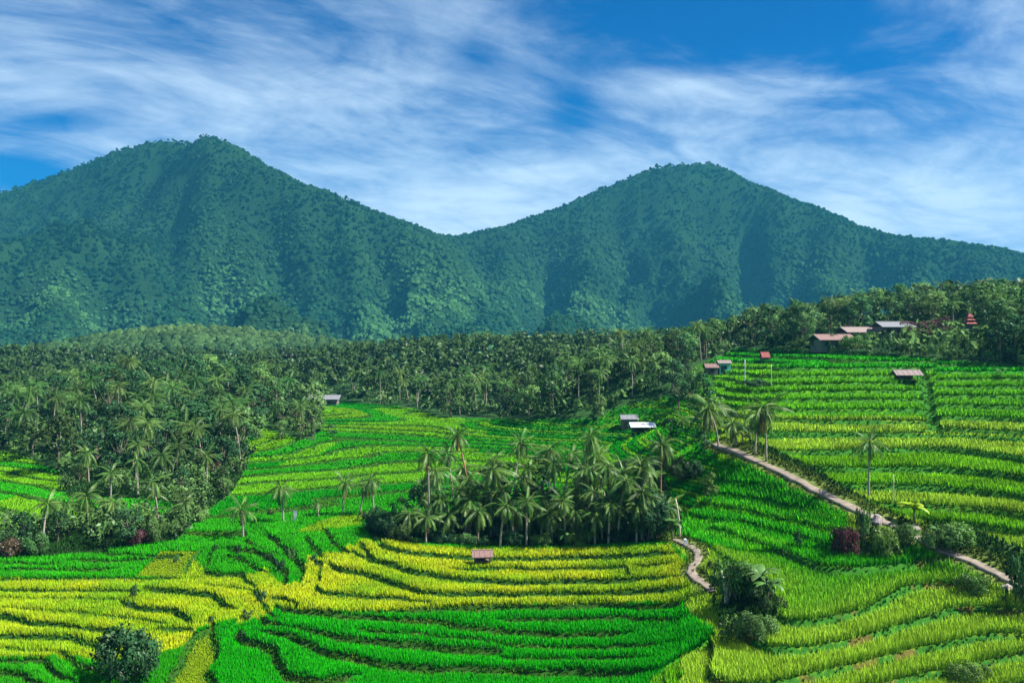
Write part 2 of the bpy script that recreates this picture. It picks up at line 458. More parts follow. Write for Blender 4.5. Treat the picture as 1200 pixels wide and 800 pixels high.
GULLY = [(1080,425),(1087,450),(1091,475),(1097,496)]
YELLOW = [(-400,680),(170,679),(215,677),(228,655),(250,676),(300,676),(310,668),(340,690),(358,676),(360,655),(400,648),(424,632),(442,633),(500,642),(560,645),(700,645),(785,640),(808,668),(815,700),(795,710),(600,712),(520,714),(450,719),(400,720),(345,718),(325,712),(318,722),(258,733),(230,742),(212,764),(120,780),(85,772),(50,774),(-400,774)]
OLIVE1 = [(160,678),(217,677),(221,662),(230,648),(188,648),(172,662)]
OLIVE2 = [(200,800),(216,768),(228,748),(252,738),(255,752),(258,766),(250,780),(247,792),(254,815),(190,815)]
YPATCH = [(345,624),(372,613),(400,606),(428,603),(424,616),(395,622)]

# bunds, traced left to right so that the upper side lies on the left hand
BUNDS = [  # (strength, points)
 (.35,[(-150,680),(0,680),(60,679),(165,678),(197,679)]),
 (.35,[(-150,692),(0,693),(60,693),(110,694),(150,694)]),
 (.15,[(-150,703),(35,702),(90,702),(140,705)]),
 (.2,[(-100,709),(0,713),(50,716),(90,719),(120,722),(150,724),(185,730),(205,733)]),
 (.6,[(-100,712),(0,722),(15,725),(40,731),(70,734),(110,738),(140,741),(152,745)]),
 (.55,[(-100,744),(0,746),(50,747),(85,749),(105,755),(122,760)]),
 (.2,[(-100,760),(0,762),(35,763),(60,765)]),
 (.5,[(-100,774),(0,775),(50,776),(60,783),(76,793)]),
 (.45,[(78,767),(95,780),(130,790)]),
 (.5,[(-100,780),(0,788),(20,791),(42,801)]),
 (.6,[(184,692),(205,695),(250,698),(258,703),(266,709)]),
 (.6,[(148,707),(165,713),(190,716),(205,717),(215,722),(227,731)]),
 (.5,[(198,737),(220,739),(232,743)]),
 (.55,[(196,800),(212,774),(220,757),(226,746),(244,740)]),
 (.6,[(254,734),(254,750),(258,765),(250,780),(246,790),(258,803)]),
 (.7,[(290,736),(283,744),(286,750),(310,757),(325,765),(333,780),(345,793),(372,799),(400,795)]),
 (.6,[(313,729),(330,735),(360,740),(400,747),(430,752),(470,755),(500,757),(540,763),(580,765)]),
 (.6,[(322,743),(345,747),(375,760),(392,769),(420,773),(450,779),(490,783),(540,785),(600,788),(650,788),(680,786),(740,788)]),
 (.55,[(400,722),(450,725),(470,728),(520,730),(540,735),(570,738),(600,741),(650,744),(720,744)]),
 (.3,[(430,740),(470,743),(520,748),(560,750),(600,757),(680,759),(712,759),(765,755)]),
 (.3,[(600,771),(650,772),(690,771),(740,772)]),
 (.65,[(322,713),(345,717),(375,718),(400,720),(450,719),(500,716),(520,714),(600,712),(700,709),(792,709)]),
 (.4,[(600,727),(660,727),(725,724),(780,726)]),
 (.65,[(374,661),(400,668),(425,671),(450,681),(480,691),(500,697),(530,698),(560,697),(600,698),(640,697),(700,697),(760,692),(808,689)]),
 (.45,[(378,658),(376,675),(374,690),(380,695),(390,697),(400,698),(440,701),(470,703),(500,708),(512,713)]),
 (.65,[(425,640),(432,650),(440,657),(460,663),(490,672),(530,678),(570,682),(600,684),(640,684),(660,683),(700,682),(740,680)]),
 (.4,[(736,667),(742,678),(770,678),(800,675)]),
 (.55,[(442,632),(448,640),(460,645),(490,650),(550,655),(600,656),(680,654),(760,651),(790,649)]),
 (.35,[(545,668),(600,667),(700,666),(784,661)]),
 (.45,[(230,649),(220,661),(217,672)][::-1]),
 (.5,[(253,640),(250,650),(246,660),(243,671),(260,675),(285,674),(295,682),(301,691)]),
 (.55,[(297,692),(304,699),(310,705)]),
 (.2,[(254,688),(285,690),(297,693)]),
 (.6,[(275,645),(300,648),(320,655),(330,665),(337,675),(335,686),(329,692)]),
 (.4,[(275,655),(290,660),(306,669)]),
 (.4,[(290,634),(300,643),(322,651)]),
 (.6,[(318,629),(328,640),(345,650),(354,661),(357,672),(354,682)]),
 (.45,[(362,632),(372,648),(384,658)]),
 (.45,[(383,623),(395,638),(402,646),(424,652)]),
 (.55,[(314,704),(330,702),(345,708),(354,716)]),
 (.35,[(309,708),(317,720),(326,730)]),
 (.3,[(20,668),(70,669),(120,668)]),
 (.3,[(95,658),(130,659),(165,656)]),
 (.4,[(124,643),(130,651),(165,653),(205,651)]),
 (.25,[(-100,660),(0,661),(60,663)]),
]
_seg = []
for st, pts in BUNDS:
    W = [sight(u, v) for u, v in pts]
    # resample softly
    for a, b in zip(W[:-1], W[1:]): _seg.append((*a, *b, st))
_seg = np.array(_seg)
def poly_dist(x, y, seg):
    """signed distance to the nearest segment (+ on its left side) and that segment's index"""
    best = np.full(len(x), 1e9); sg = np.zeros(len(x)); ix = np.zeros(len(x), int)
    for i, s in enumerate(seg):
        ax, ay, bx, by = s[:4]
        ddx, ddy = bx - ax, by - ay
        L2 = ddx * ddx + ddy * ddy + 1e-12
        t = np.clip(((x - ax) * ddx + (y - ay) * ddy) / L2, 0, 1)
        d = np.hypot(x - ax - t * ddx, y - ay - t * ddy)
        k = d < best
        best[k] = d[k]; ix[k] = i
        sg[k] = np.sign(ddx * (y - ay) - ddy * (x - ax))[k]
    return best, sg, ix
def world_line(pts, sub=6):
    W = np.array([sight(u, v) for u, v in pts])
    out = []
    n = len(W)
    for i in range(n - 1):
        p0, p1, p2, p3 = W[max(i-1,0)], W[i], W[i+1], W[min(i+2,n-1)]
        for t in np.arange(sub) / sub:
            out.append(.5 * ((2*p1) + (-p0+p2)*t + (2*p0-5*p1+4*p2-p3)*t*t + (-p0+3*p1-3*p2+p3)*t**3))
    out.append(W[-1])
    return np.array(out)
PA, PB, GU = world_line(PATH_A), world_line(PATH_B), world_line(GULLY)
def line_dist(x, y, P):
    seg = [(*a, *b) for a, b in zip(P[:-1], P[1:])]
    x0, x1, y0, y1 = P[:,0].min()-6, P[:,0].max()+6, P[:,1].min()-6, P[:,1].max()+6
    d = np.full(len(x), 99.0)
    k = np.nonzero((x > x0) & (x < x1) & (y > y0) & (y < y1))[0]
    if len(k): d[k] = poly_dist(x[k], y[k], seg)[0]
    return d

def land(x, y):
    """ground height and everything known about each point"""
    x = np.asarray(x, float).ravel(); y = np.asarray(y, float).ravel()
    b = base(x, y)
    u, v = proj(x, y, b)
    edge = np.interp(u, EDGE_U, EDGE_V)
    forest = (v < edge) | (y > 330) | in_poly(u, v, LWOOD) & ~in_poly(u, v, LFIELD) & ~in_poly(u, v, LGAP)
    grove = in_poly(u, v, GROVE)
    bank = in_poly(u, v, BANK) | in_poly(u, v, THICKET)
    traced = in_poly(u, v, TRACED)
    dA, dB, dG = line_dist(x, y, PA), line_dist(x, y, PB), line_dist(x, y, GU)
    dp = np.minimum(dA, dB + .3)
    soft = sstep(1.2, 4.5, dp)
    # contour terraces
    hill = (u > np.interp(v, [380, 430, 470, 500, 525, 560, 600, 640], [850, 835, 822, 838, 846, 838, 803, 800]))
    front = hill & (b < 4.6) & (y < 110)
    step = np.where(hill, np.where(front, 1.0, 1.25), .42)
    nz = np.where(hill, (fbm(x * .03, y * .05, 3) - .5) * .7, (fbm(x * .011, y * .06, 3) - .5) * .8)
    shift = np.where(dG < 900, np.where(hill & ~front & (u > np.interp(y, GU[:,1], CU + GU[:,0]/GU[:,1]*FPX)) & (np.floor((b + nz) / step) >= 10), .55, 0), 0)
    q = (b + nz) / step + shift
    fl = np.floor(q); fr = q - fl
    zc = step * (fl + sstep(.87, 1.0, fr) - .5 - shift) + step * .12 * fr - nz
    z = b.copy()
    cont = ~forest & ~grove & ~bank & ~traced
    calm = in_poly(u, v, [(800,606),(838,566),(842,540),(880,545),(990,600),(1000,632),(880,640),(800,640)])   # the young rice between the paths is only gently stepped
    amt = soft * np.where(calm, .6, 1.0)
    z[cont] = (b + (zc - b) * amt)[cont]
    rice = cont & (dp > 1.3) & (fr > .02) & (fr < np.where(hill & ~front, .88, .84)) & (dp > 1.6)
    rice |= cont & calm & (dp > 1.6) & ((fr < .93))
    # traced bunds
    sd_ = np.full(len(x), 9.0); st_ = np.zeros(len(x))
    k = np.nonzero(traced & (y < 150) & (y > 62))[0]
    if len(k):
        d, s, ix = poly_dist(x[k] + (fbm(x[k]*.4, y[k]*.4, 2)-.5)*.8, y[k] + (fbm(x[k]*.4+50, y[k]*.4, 2)-.5)*.8, _seg)
        A = _seg[ix, 4]
        z[k] = b[k] + .62 * A * np.tanh(s * d / .22) * np.exp(-d / 3.2) * soft[k]
        sd_[k] = s * d; st_[k] = A
        gap = (sd_[k] > -(.08 + .75 * A)) & (sd_[k] < .10)
        rice[k] = ~gap & (dp[k] > 1.5)
    far_t = traced & (y <= 62)
    rice[far_t] = True
    z = z - .9 * np.exp(-(dG / .9) ** 2)
    rice &= dG > 1.1
    rice &= ~forest & ~grove & ~bank
    return dict(z=z, b=b, u=u, v=v, forest=forest, grove=grove, bank=bank, traced=traced, cont=cont, hill=hill, front=front,
                fr=fr, fl=fl, rice=rice, dp=dp, dA=dA, dB=dB, dG=dG, sd=sd_, st=st_, calm=calm)
def gz_at(x, y): return float(land(np.array([x]), np.array([y]))['z'][0])
def spot(u, v):
    x, y = sight(u, v)
    return x, y, gz_at(x, y)

# ------------------------------------------------------------------ rice colours (the crop's own colour, by field)
C_YEL  = np.array((.50, .60, .014)); C_YEL2 = np.array((.22, .48, .010))
C_EMER = np.array((.012, .36, .003)); C_GRN = np.array((.032, .40, .005))
C_LIME = np.array((.20, .56, .010)); C_TIP = np.array((.40, .68, .045)); C_OLIVE = np.array((.26, .42, .010))
def hash1(a): 
    s = np.sin(a * 12.9898 + 4.1) * 43758.5453
    return s - np.floor(s)
def crop_colour(L, x, y):
    u, v = L['u'], L['v']
    n = len(u)
    c = np.tile(C_GRN, (n, 1))
    f1 = fbm(x * .05 + 7, y * .05, 3)[:, None]; f2 = fbm(x * .25, y * .25 + 3, 3)[:, None]
    # far valley: each field its own age
    h = hash1(L['fl'] * 3.7 + np.floor((x + 20 * hash1(L['fl'])) / 38.0) * 1.31)[:, None]
    far = np.where(h < .38, C_GRN, np.where(h < .52, C_EMER * .9, np.where(h < .86, C_LIME * .8 + C_GRN * .2, C_YEL2 * .8 + C_GRN * .2)))
    far = far * (.85 + .3 * f2)
    c = np.where((L['cont'] & ~L['hill'])[:, None], far, c)
    # hillside on the right
    hh = hash1(L['fl'] * 1.93 + 2.2)[:, None]
    upper = (L['hill'] & (L['b'] > 14.0))[:, None]
    hillc = np.where(hh < .45, C_LIME * .95, C_TIP * .9) * (.6 + .9 * f2)
    hillu = np.where(hh < .4, C_GRN * 1.25, C_LIME * .8 + C_GRN * .35) * (.75 + .5 * f2)
    c = np.where(L['hill'][:, None], np.where(upper, hillu, hillc), c)
    fr_c = (C_TIP * 1.08) * (1 - f2 * .5) + C_YEL2 * f2 * .45
    t = sstep(3.2, 1.3, L['b'])[:, None]
    young = C_GRN * (.9 + .3 * f2) + np.array((.03, .03, 0)) * f1
    c = np.where(L['front'][:, None] | (L['calm'])[:, None], young * (1 - t) + fr_c * t, c)
    streak = fbm(L['b'] * 1.6, x * .03, 3)[:, None]
    young = 1.3 * C_GRN * (.72 + .6 * streak) + (C_LIME - C_GRN) * sstep(.5, .75, streak) * .8 + np.array((.02, .02, 0)) * f2
    c = np.where(L['calm'][:, None], young, c)
    # traced fields
    tr = L['traced'][:, None]
    mid = (v < 679)[:, None]
    c = np.where(tr & mid, C_GRN * (.75 + .55 * f2), c)
    c = np.where(tr & ~mid, C_EMER * (.85 + .45 * f1) + np.array((.0, .03, 0)) * f2, c)
    lowleft = (tr[:, 0] & (v > 742) & (u < 225))[:, None]
    c = np.where(lowleft, C_GRN * (.8 + .4 * f2), c)
    yl = (in_poly(u, v, YELLOW) & L['traced'])[:, None]
    mx_ = sstep(.25, .75, .5 * f1 + .5 * f2)
    ym = (C_YEL * mx_ + C_YEL2 * (1 - mx_)) * 1.08
    c = np.where(yl, ym * (.8 + .4 * f1), c)
    yrows = yl & ((u > 440) & (L['sd'] > 0) & (L['sd'] < 1.2))[:, None]
    ol = (in_poly(u, v, OLIVE1) | in_poly(u, v, OLIVE2))[:, None]
    c = np.where(ol, C_OLIVE * (.8 + .4 * f2), c)
    yp = in_poly(u, v, YPATCH)[:, None]
    c = np.where(yp, C_YEL2, c)
    lf = (in_poly(u, v, LFIELD))[:, None]
    c = np.where(lf, np.where(h < .5, C_GRN * 1.1, C_LIME * .9), c)
    return c

# ------------------------------------------------------------------ terrain
def polar_grid(u0, u1, nu, y0, y1, ny):
    us = np.linspace(u0, u1, nu); ys = y0 * (y1 / y0) ** np.linspace(0, 1, ny)
    Y, U = np.meshgrid(ys, us, indexing='ij')
    X = (U - CU) / FPX * Y
    i = np.arange(ny - 1)[:, None] * nu + np.arange(nu - 1)[None, :]
    F = np.stack([i, i + 1, i + nu + 1, i + nu], -1).reshape(-1, 4)
    return X.ravel(), Y.ravel(), F
X, Y, F = polar_grid(-240, 1440, 620, 56, 330, 430)
L = land(X, Y)
f2 = fbm(X * .3, Y * .3, 3)[:, None]
gc = np.tile(np.array((.03, .10, .01)), (len(X), 1)) * (.6 + .8 * f2)
rc = crop_colour(L, X, Y)
gc = np.where((L['rice'] & (np.abs(L['sd']) > .9))[:, None], rc * .30, gc * .6)  # ground under rice: stem tone and shaded mud, the shade put into colour
brown = np.array((.22, .17, .04)) * f2 + np.array((.03, .10, .008)) * (1 - f2)
gc = np.where((L['hill'] & L['cont'] & ~L['rice'])[:, None], np.where((f2 > .62) & L['front'][:, None], brown * .5, np.array((.02, .10, .008))), gc)
gc = np.where((L['forest'] | L['grove'])[:, None], np.array((.018, .055, .012)) * (.6 + .8 * f2), gc)
gc = np.where(L['bank'][:, None], np.array((.03, .07, .015)) * (.5 + f2), gc)
gc = np.where((L['dp'] < 2.0)[:, None], np.array((.10, .14, .03)) * (.6 + .8 * f2), gc)
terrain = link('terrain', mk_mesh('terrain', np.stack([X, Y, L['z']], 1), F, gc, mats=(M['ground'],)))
tag(terrain, 'stepped valley floor and hillside of rice terraces', None, None, 'structure')
# coarse land round and under it, out to the horizon
def far_ground(x, y):
    zb = base(np.clip(x, -330, 330), np.clip(y, 30, 470))
    return zb
X, Y, F = polar_grid(-900, 2100, 120, 328, 620, 40)
zf = far_ground(X, Y)
hl = link('wooded_ground', mk_mesh('wooded_ground', np.stack([X, Y, zf - .15], 1), F, np.tile((.02, .055, .015), (len(X), 1)), smooth=True, mats=(M['ground'],)))
tag(hl, 'ground under the woods behind the valley', None, None, 'structure')
for (ua, ub, nm) in ((-1500, -239, 40), (1439, 2700, 40)):
    X, Y, F = polar_grid(ua, ub, nm, 55, 330, 60)
    zf = base(np.clip(X, -240, 240), Y)
    o = link('side_ground', mk_mesh('side_ground', np.stack([X, Y, zf - .1], 1), F, np.tile((.03, .10, .015), (len(X), 1)), smooth=True, mats=(M['ground'],)))
    tag(o, 'green ground continuing beyond the terraces', None, None, 'structure')
gx_, gy_ = np.meshgrid(np.linspace(-130, 130, 40), np.linspace(-60, 57, 30))
zf = base(gx_.ravel(), np.maximum(gy_.ravel(), 40)) - .12
i = np.arange(29)[:, None] * 40 + np.arange(39)[None, :]
F = np.stack([i, i + 1, i + 41, i + 40], -1).reshape(-1, 4)
o = link('near_ground', mk_mesh('near_ground', np.stack([gx_.ravel(), gy_.ravel(), zf], 1), F, np.tile((.03, .12, .015), (len(zf), 1)), smooth=True, mats=(M['ground'],)))
tag(o, 'green slope below the viewpoint', None, None, 'structure')
o = link('ground', mk_mesh('ground', [(-9000,-1500,-30),(9000,-1500,-30),(9000,15000,-30),(-9000,15000,-30)], np.array([(0,1,2,3)]), np.tile((.03,.07,.02),(4,1)), mats=(M['ground'],)))
tag(o, 'plain reaching to the horizon', None, None, 'structure')

# paths
def path_mesh(P, w0, w1, lift):
    T = np.gradient(P, axis=0); T /= np.linalg.norm(T, axis=1)[:, None]
    Nn = np.stack([-T[:,1], T[:,0]], 1)
    rows = []
    n = len(P); w = np.linspace(w0, w1, n) * (.72 + .56 * fbm(np.arange(n) * .33, np.full(n, w0 * 7.7), 3))
    cols = 5
    for j in range(cols):
        wob = (vnoise(np.arange(n) * .9 + 40 * j, np.full(n, 3.3 + j)) - .5) * .35 * (j in (0, cols - 1))
        q = P + Nn * ((j / (cols - 1) - .5) * w + wob)[:, None]
        rows.append(q)
    Q = np.stack(rows, 1)
    z = land(Q[:,:,0], Q[:,:,1])['z'].reshape(n, cols)
    z = z * .4 + z.mean(1)[:, None] * .6
    V = np.concatenate([Q, (z + lift)[:,:,None]], 2).reshape(-1, 3)
    i = np.arange(n - 1)[:, None] * cols + np.arange(cols - 1)[None]
    F = np.stack([i, i + 1, i + cols + 1, i + cols], -1).reshape(-1, 4)
    # skirt so the slab has thickness
    lowV = V.copy(); lowV[:, 2] -= .5
    VV = np.concatenate([V, lowV]); m = len(V)
    sk = []
    for a in range(n - 1):
        p, q = a * cols, (a + 1) * cols
        sk.append((p, q, q + m, p + m)); p += cols - 1; q += cols - 1
        sk.append((q, p, p + m, q + m))
    return VV, np.concatenate([F, np.array(sk)])
V_, F_ = path_mesh(PA, 1.3, 1.1, .10)
tag(link('path', mk_mesh('path', V_, F_, smooth=True, mats=(M['path'],))), 'pale concrete path winding down the right hillside', None, None, 'structure')
V_, F_ = path_mesh(PB, .85, 1.0, .10)
tag(link('path', mk_mesh('path', V_, F_, smooth=True, mats=(M['path'],))), 'bend of pale path beside the yellow rice', None, None, 'structure')

# ------------------------------------------------------------------ rice plants
def scatter(y0, y1, d, u0=-170, u1=1400):
    """jittered points, d per square metre"""
    s = 1 / math.sqrt(d)
    xw0, xw1 = (u0 - CU) / FPX * y1, (u1 - CU) / FPX * y1
    xs = np.arange(xw0, xw1, s); ys = np.arange(y0, y1, s)
    A, B_ = np.meshgrid(xs, ys)
    A = A.ravel() + (rng.random(A.size) - .5) * s * .95; B_ = B_.ravel() + (rng.random(B_.size) - .5) * s * .95
    k = (A > (u0 - CU) / FPX * B_) & (A < (u1 - CU) / FPX * B_)
    return A[k], B_[k]
def tufts(x, y, z, h, col, nb, wid, lean):
    n = len(x)
    az = rng.random((n, 1)) * 6.283 + np.arange(nb)[None] * (6.283 / nb) + (rng.random((n, nb)) - .5) * .8
    hh = (h[:, None] * (.75 + .5 * rng.random((n, nb))))
    le = lean * (.4 + .9 * rng.random((n, nb))) * h[:, None]
    ca, sa = np.cos(az), np.sin(az)
    bx = x[:, None] + ca * .06; by = y[:, None] + sa * .06
    w = (wid[:, None] if hasattr(wid, '__len__') else wid) * (.7 + .6 * rng.random((n, nb)))
    v0 = np.stack([bx - sa * w, by + ca * w, np.broadcast_to(z[:, None], bx.shape) - .05], -1)
    v1 = np.stack([bx + sa * w, by - ca * w, np.broadcast_to(z[:, None], bx.shape) - .05], -1)
    v2 = np.stack([bx + ca * le, by + sa * le, z[:, None] + hh], -1)
    V = np.stack([v0, v1, v2], 2).reshape(-1, 3)
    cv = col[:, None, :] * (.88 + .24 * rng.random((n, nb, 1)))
    tip = cv * np.array((1.18, 1.08, 1.0)); bas = cv * np.array((.46, .58, .6))  # blade bases darker: stem tone plus neighbours' shade put into the colour
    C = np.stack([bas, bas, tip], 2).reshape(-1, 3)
    return V, C
bands = [(58, 82, 25, 6, .042), (82, 104, 18, 5, .056), (104, 130, 11, 5, .08), (130, 175, 6.5, 4, .13), (175, 320, 2.6, 4, .26)]
RV = {}
def rice_kind(L):
    k = np.full(len(L['u']), 0)
    k[L['hill']] = 1
    k[L['front'] | L['calm']] = 2
    k[L['traced']] = 3
    k[in_poly(L['u'], L['v'], YELLOW) & L['traced'] & (L['u'] < 345)] = 4
    k[in_poly(L['u'], L['v'], YELLOW) & L['traced'] & (L['u'] >= 345)] = 5
    k[in_poly(L['u'], L['v'], LFIELD)] = 6
    k[L['traced'] & (L['v'] < 679) & (k == 3)] = 7
    return k
for (y0, y1, d, nb, wid) in bands:
    x, y = scatter(y0, y1, d)
    Lr = land(x, y)
    keep = Lr['rice']
    x, y = x[keep], y[keep]
    Lr = {k: a[keep] for k, a in Lr.items()}
    c = crop_colour(Lr, x, y)
    yel = (c[:, 0] > .3)
    h = np.where(Lr['hill'], .70, np.where(yel, .42, .40)) * (.85 + .3 * fbm(x * .5, y * .5, 2))
    h = np.where(Lr['front'], .68 * (.85 + .3 * fbm(x * .5, y * .5, 2)), h)
    ol = in_poly(Lr['u'], Lr['v'], OLIVE1) | in_poly(Lr['u'], Lr['v'], OLIVE2)
    h = np.where(ol, .18, h)
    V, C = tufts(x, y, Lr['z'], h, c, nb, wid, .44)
    kd = np.repeat(rice_kind(Lr), nb * 3)
    for k in np.unique(kd): RV.setdefault(int(k), []).append((V[kd == k], C[kd == k]))
GV = []
for (y0, y1, d, nb, wid) in ((58, 90, 11, 5, .07), (90, 130, 7, 5, .09), (130, 190, 3.5, 4, .15), (190, 320, 1.6, 4, .26)):
    x, y = scatter(y0, y1, d)
    Lr = land(x, y)
    keep = ~Lr['rice'] & (Lr['dp'] > .45) & ~((Lr['forest']) & (y > 170)) & (rng.random(len(x)) < np.where(Lr['dp'] < .75, .30, np.where(Lr['dp'] < 1.2, .6, 1)))
    x, y = x[keep], y[keep]; Lr = {k: a[keep] for k, a in Lr.items()}
    f = fbm(x * .35, y * .35, 3)[:, None]; f3 = fbm(x * .07, y * .07, 2)[:, None]
    dk = Lr['forest'] | Lr['grove'] | Lr['bank']
    c = np.array((.025, .19, .008)) * (1 - f) + np.array((.09, .32, .015)) * f
    dry = np.where(Lr['front'] & ~dk, sstep(.55, .8, f[:, 0]) * .4, sstep(.64, .8, f[:, 0]) * .35)[:, None]
    c = c * (1 - dry) + np.array((.30, .27, .05)) * dry
    c = np.where(dk[:, None], np.array((.02, .075, .012)) * (.5 + f), c)
    c = np.where((Lr['dp'] < 2.2)[:, None], np.array((.10, .17, .02)) * (.5 + f), c)
    h = np.where(dk, .45, .26) * (.6 + .8 * f[:, 0])
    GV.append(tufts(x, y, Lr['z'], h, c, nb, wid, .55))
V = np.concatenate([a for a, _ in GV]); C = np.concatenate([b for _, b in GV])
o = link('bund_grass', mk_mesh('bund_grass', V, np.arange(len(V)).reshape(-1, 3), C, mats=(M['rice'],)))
tag(o, 'rough grass on the bunds and banks between the rice plots', None, None, 'stuff')
print('grass tris', len(V) // 3)
RN = {0: ('valley_rice', 'green and lime rice plots across the far valley floor behind the palms'),
      1: ('hillside_rice', 'tall green rice on the stepped terraces of the right hillside'),
      2: ('slope_rice', 'bright green rice rows on the slope at lower right, lime below'),
      3: ('young_rice', 'deep emerald young rice on the low curving terraces in front'),
      4: ('ripe_rice', 'ripening yellow rice on the curving terraces at lower left'),
      5: ('ripe_rice', 'yellow rice rows in front of the central palm grove'),
      6: ('field_rice', 'small light green rice field enclosed by the left wood'),
      7: ('meadow_rice', 'smooth green rice strip between left wood and yellow terraces')}
n_tri = 0
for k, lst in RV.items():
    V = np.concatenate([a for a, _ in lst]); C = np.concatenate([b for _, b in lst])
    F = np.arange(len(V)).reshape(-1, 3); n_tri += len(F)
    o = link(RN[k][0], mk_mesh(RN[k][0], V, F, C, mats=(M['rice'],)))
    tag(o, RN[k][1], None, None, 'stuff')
print('rice tris', n_tri)

# ------------------------------------------------------------------ mountains
RIDGES = [
 # left mountain and saddle, right mountain (u, v, distance)
 ([(-420,300,1700),(-250,262,1800),(-100,240,1900),(0,222,1950),(60,205,2000),(100,188,2000),(150,168,1950),(200,158,1900),(240,150,1850),(270,163,1800),(300,183,1780),(340,203,1760),(400,227,1760),(450,247,1800),(500,268,1850),(527,275,1900)], 1120, 1.75),
 ([(527,275,1950),(560,270,2000),(600,260,2080),(640,245,2130),(680,232,2180),(700,220,2200),(740,205,2200),(770,192,2200),(800,187,2200),(830,188,2200),(850,195,2180),(880,213,2150),(920,235,2100),(960,255,2050),(1000,265,2000),(1060,275,1950),(1120,282,1900),(1170,290,1850),(1250,305,1800),(1400,335,1750),(1600,360,1700)], 1350, 1.7),
 # spurs coming forward
 ([(240,150,1850),(215,185,1760),(180,218,1660),(130,243,1560),(70,252,1480),(0,258,1420),(-80,270,1350)], 1000, 1.5),
 ([(245,152,1850),(275,215,1640),(300,265,1440),(330,310,1240),(345,345,1080)], 560, 1.3),
 ([(180,218,1660),(190,280,1400),(215,325,1150)], 480, 1.3),
 ([(340,203,1760),(400,262,1560),(450,310,1350)], 520, 1.3),
 ([(60,253,1480),(75,310,1200),(90,350,1000)], 420, 1.3),
 ([(800,187,2200),(815,240,1960),(835,290,1700),(850,330,1400)], 620, 1.35),
 ([(700,220,2200),(690,275,1950),(680,320,1600),(665,352,1250)], 560, 1.3),
 ([(600,260,2080),(580,310,1700),(560,345,1300)], 460, 1.3),
 ([(920,235,2100),(955,285,1800),(985,320,1450)], 520, 1.3),
 ([(1060,275,1950),(1090,300,1600),(1100,322,1200)], 480, 1.3),
]
RP = []
for pts, rad, pw in RIDGES:
    W = np.array([ray(u, v - 1, Y) for u, v, Y in pts])
    for a, b in zip(W[:-1], W[1:]):
        n = max(2, int(np.linalg.norm(b - a) / 30))
        for t in np.arange(n) / n: RP.append((*(a + (b - a) * t), rad, pw))
    RP.append((*W[-1], rad, pw))
RP = np.array(RP)
GULLIES = []
for (ua, ya, ub, yb, dep, wd) in [(215,1790,150,1180,45,45),(258,1800,250,1250,42,40),(300,1740,345,1250,60,50),(372,1720,410,1200,48,45),(430,1750,480,1250,40,45),
        (120,1900,40,1640,30,60),(175,1880,150,1640,52,75),(222,1800,190,1700,30,40),(30,1380,20,1000,40,45),(110,1480,140,950,42,42),
        (560,1950,560,1350,34,45),(640,2080,610,1300,48,55),(730,2150,720,1500,50,50),(765,2150,760,1350,42,45),(820,2150,800,1500,46,50),(862,2130,905,1500,55,55),(940,2050,930,1400,45,50),(1010,1950,1040,1400,40,50),(1110,1850,1130,1350,34,45)]:
    GULLIES.append(((ua - CU) / FPX * ya, ya, (ub - CU) / FPX * yb, yb, dep, wd))
def mountain(x, y):
    wx = x + (fbm(x * .004, y * .004, 3) - .5) * 120
    wy = y + (fbm(x * .004 + 40, y * .004, 3) - .5) * 120
    z = np.full(len(x), -5.0); dm = np.full(len(x), 1e9); ds = np.full(len(x), 1e9)
    for px, py, pz, rad, pw in RP:
        d0 = np.hypot(x - px, y - py)
        wgt = np.clip(d0 / 250, 0, 1)
        d = np.hypot(x + (wx - x) * wgt - px, y + (wy - y) * wgt - py)
        zz = pz * np.clip(1 - d / rad, 0, 1) ** pw
        z = np.maximum(z, zz)
        if rad > 1100: dm = np.minimum(dm, d0)
        else: ds = np.minimum(ds, d0)
    rv = ridged(x * .0046 + 3 + fbm(x * .002, y * .002, 2), y * .0020, 4)
    rv2 = ridged(x * .012, y * .009 + 8, 3)
    a = sstep(0, 330, dm) * sstep(10, 110, z) * (.45 + .55 * sstep(0, 160, ds))
    z = z - (1 - rv) * 175 * a - (1 - rv2) * 52 * (.2 + .8 * a) * sstep(5, 80, z)
    for gx0, gy0, gx1, gy1, dep, wd in GULLIES:
        ddx, ddy = gx1 - gx0, gy1 - gy0
        t = ((x - gx0) * ddx + (y - gy0) * ddy) / (ddx * ddx + ddy * ddy)
        tc_ = np.clip(t, 0, 1)
        dd = np.hypot(x + (wx - x) * .35 - gx0 - tc_ * ddx, y + (wy - y) * .35 - gy0 - tc_ * ddy)
        z = z - 1.5 * dep * np.exp(-(dd / wd) ** 2) * sstep(0, .18, tc_ + .02) * sstep(8, 60, z)
    # low wooded rise in front of the left mountain
    z = np.maximum(z, 34 * np.exp(-((x + 265) / 150) ** 2 - ((y - 760) / 170) ** 2) + 6 * fbm(x * .01, y * .01, 2))
    z = np.maximum(z, 30 * np.exp(-((x - 480) / 200) ** 2 - ((y - 720) / 160) ** 2))
    return np.maximum(z, far_ground(x, y) * sstep(900, 560, y) - 12 * sstep(560, 900, y))
X, Y, F = polar_grid(-520, 1720, 430, 520, 2600, 230)
Zm = mountain(X, Y)
mc = np.tile(np.array((.012, .036, .013)), (len(X), 1)) * (.6 + .8 * fbm(X * .03, Y * .03, 3)[:, None])
mt = link('mountain', mk_mesh('mountain', np.stack([X, Y, Zm - 2 + (rng.random(len(X)) - .5) * 7.0], 1), F, mc, smooth=False, mats=(M['forest'],)))
tag(mt, 'two forested volcanic peaks joined by a low saddle', None, None, 'structure')

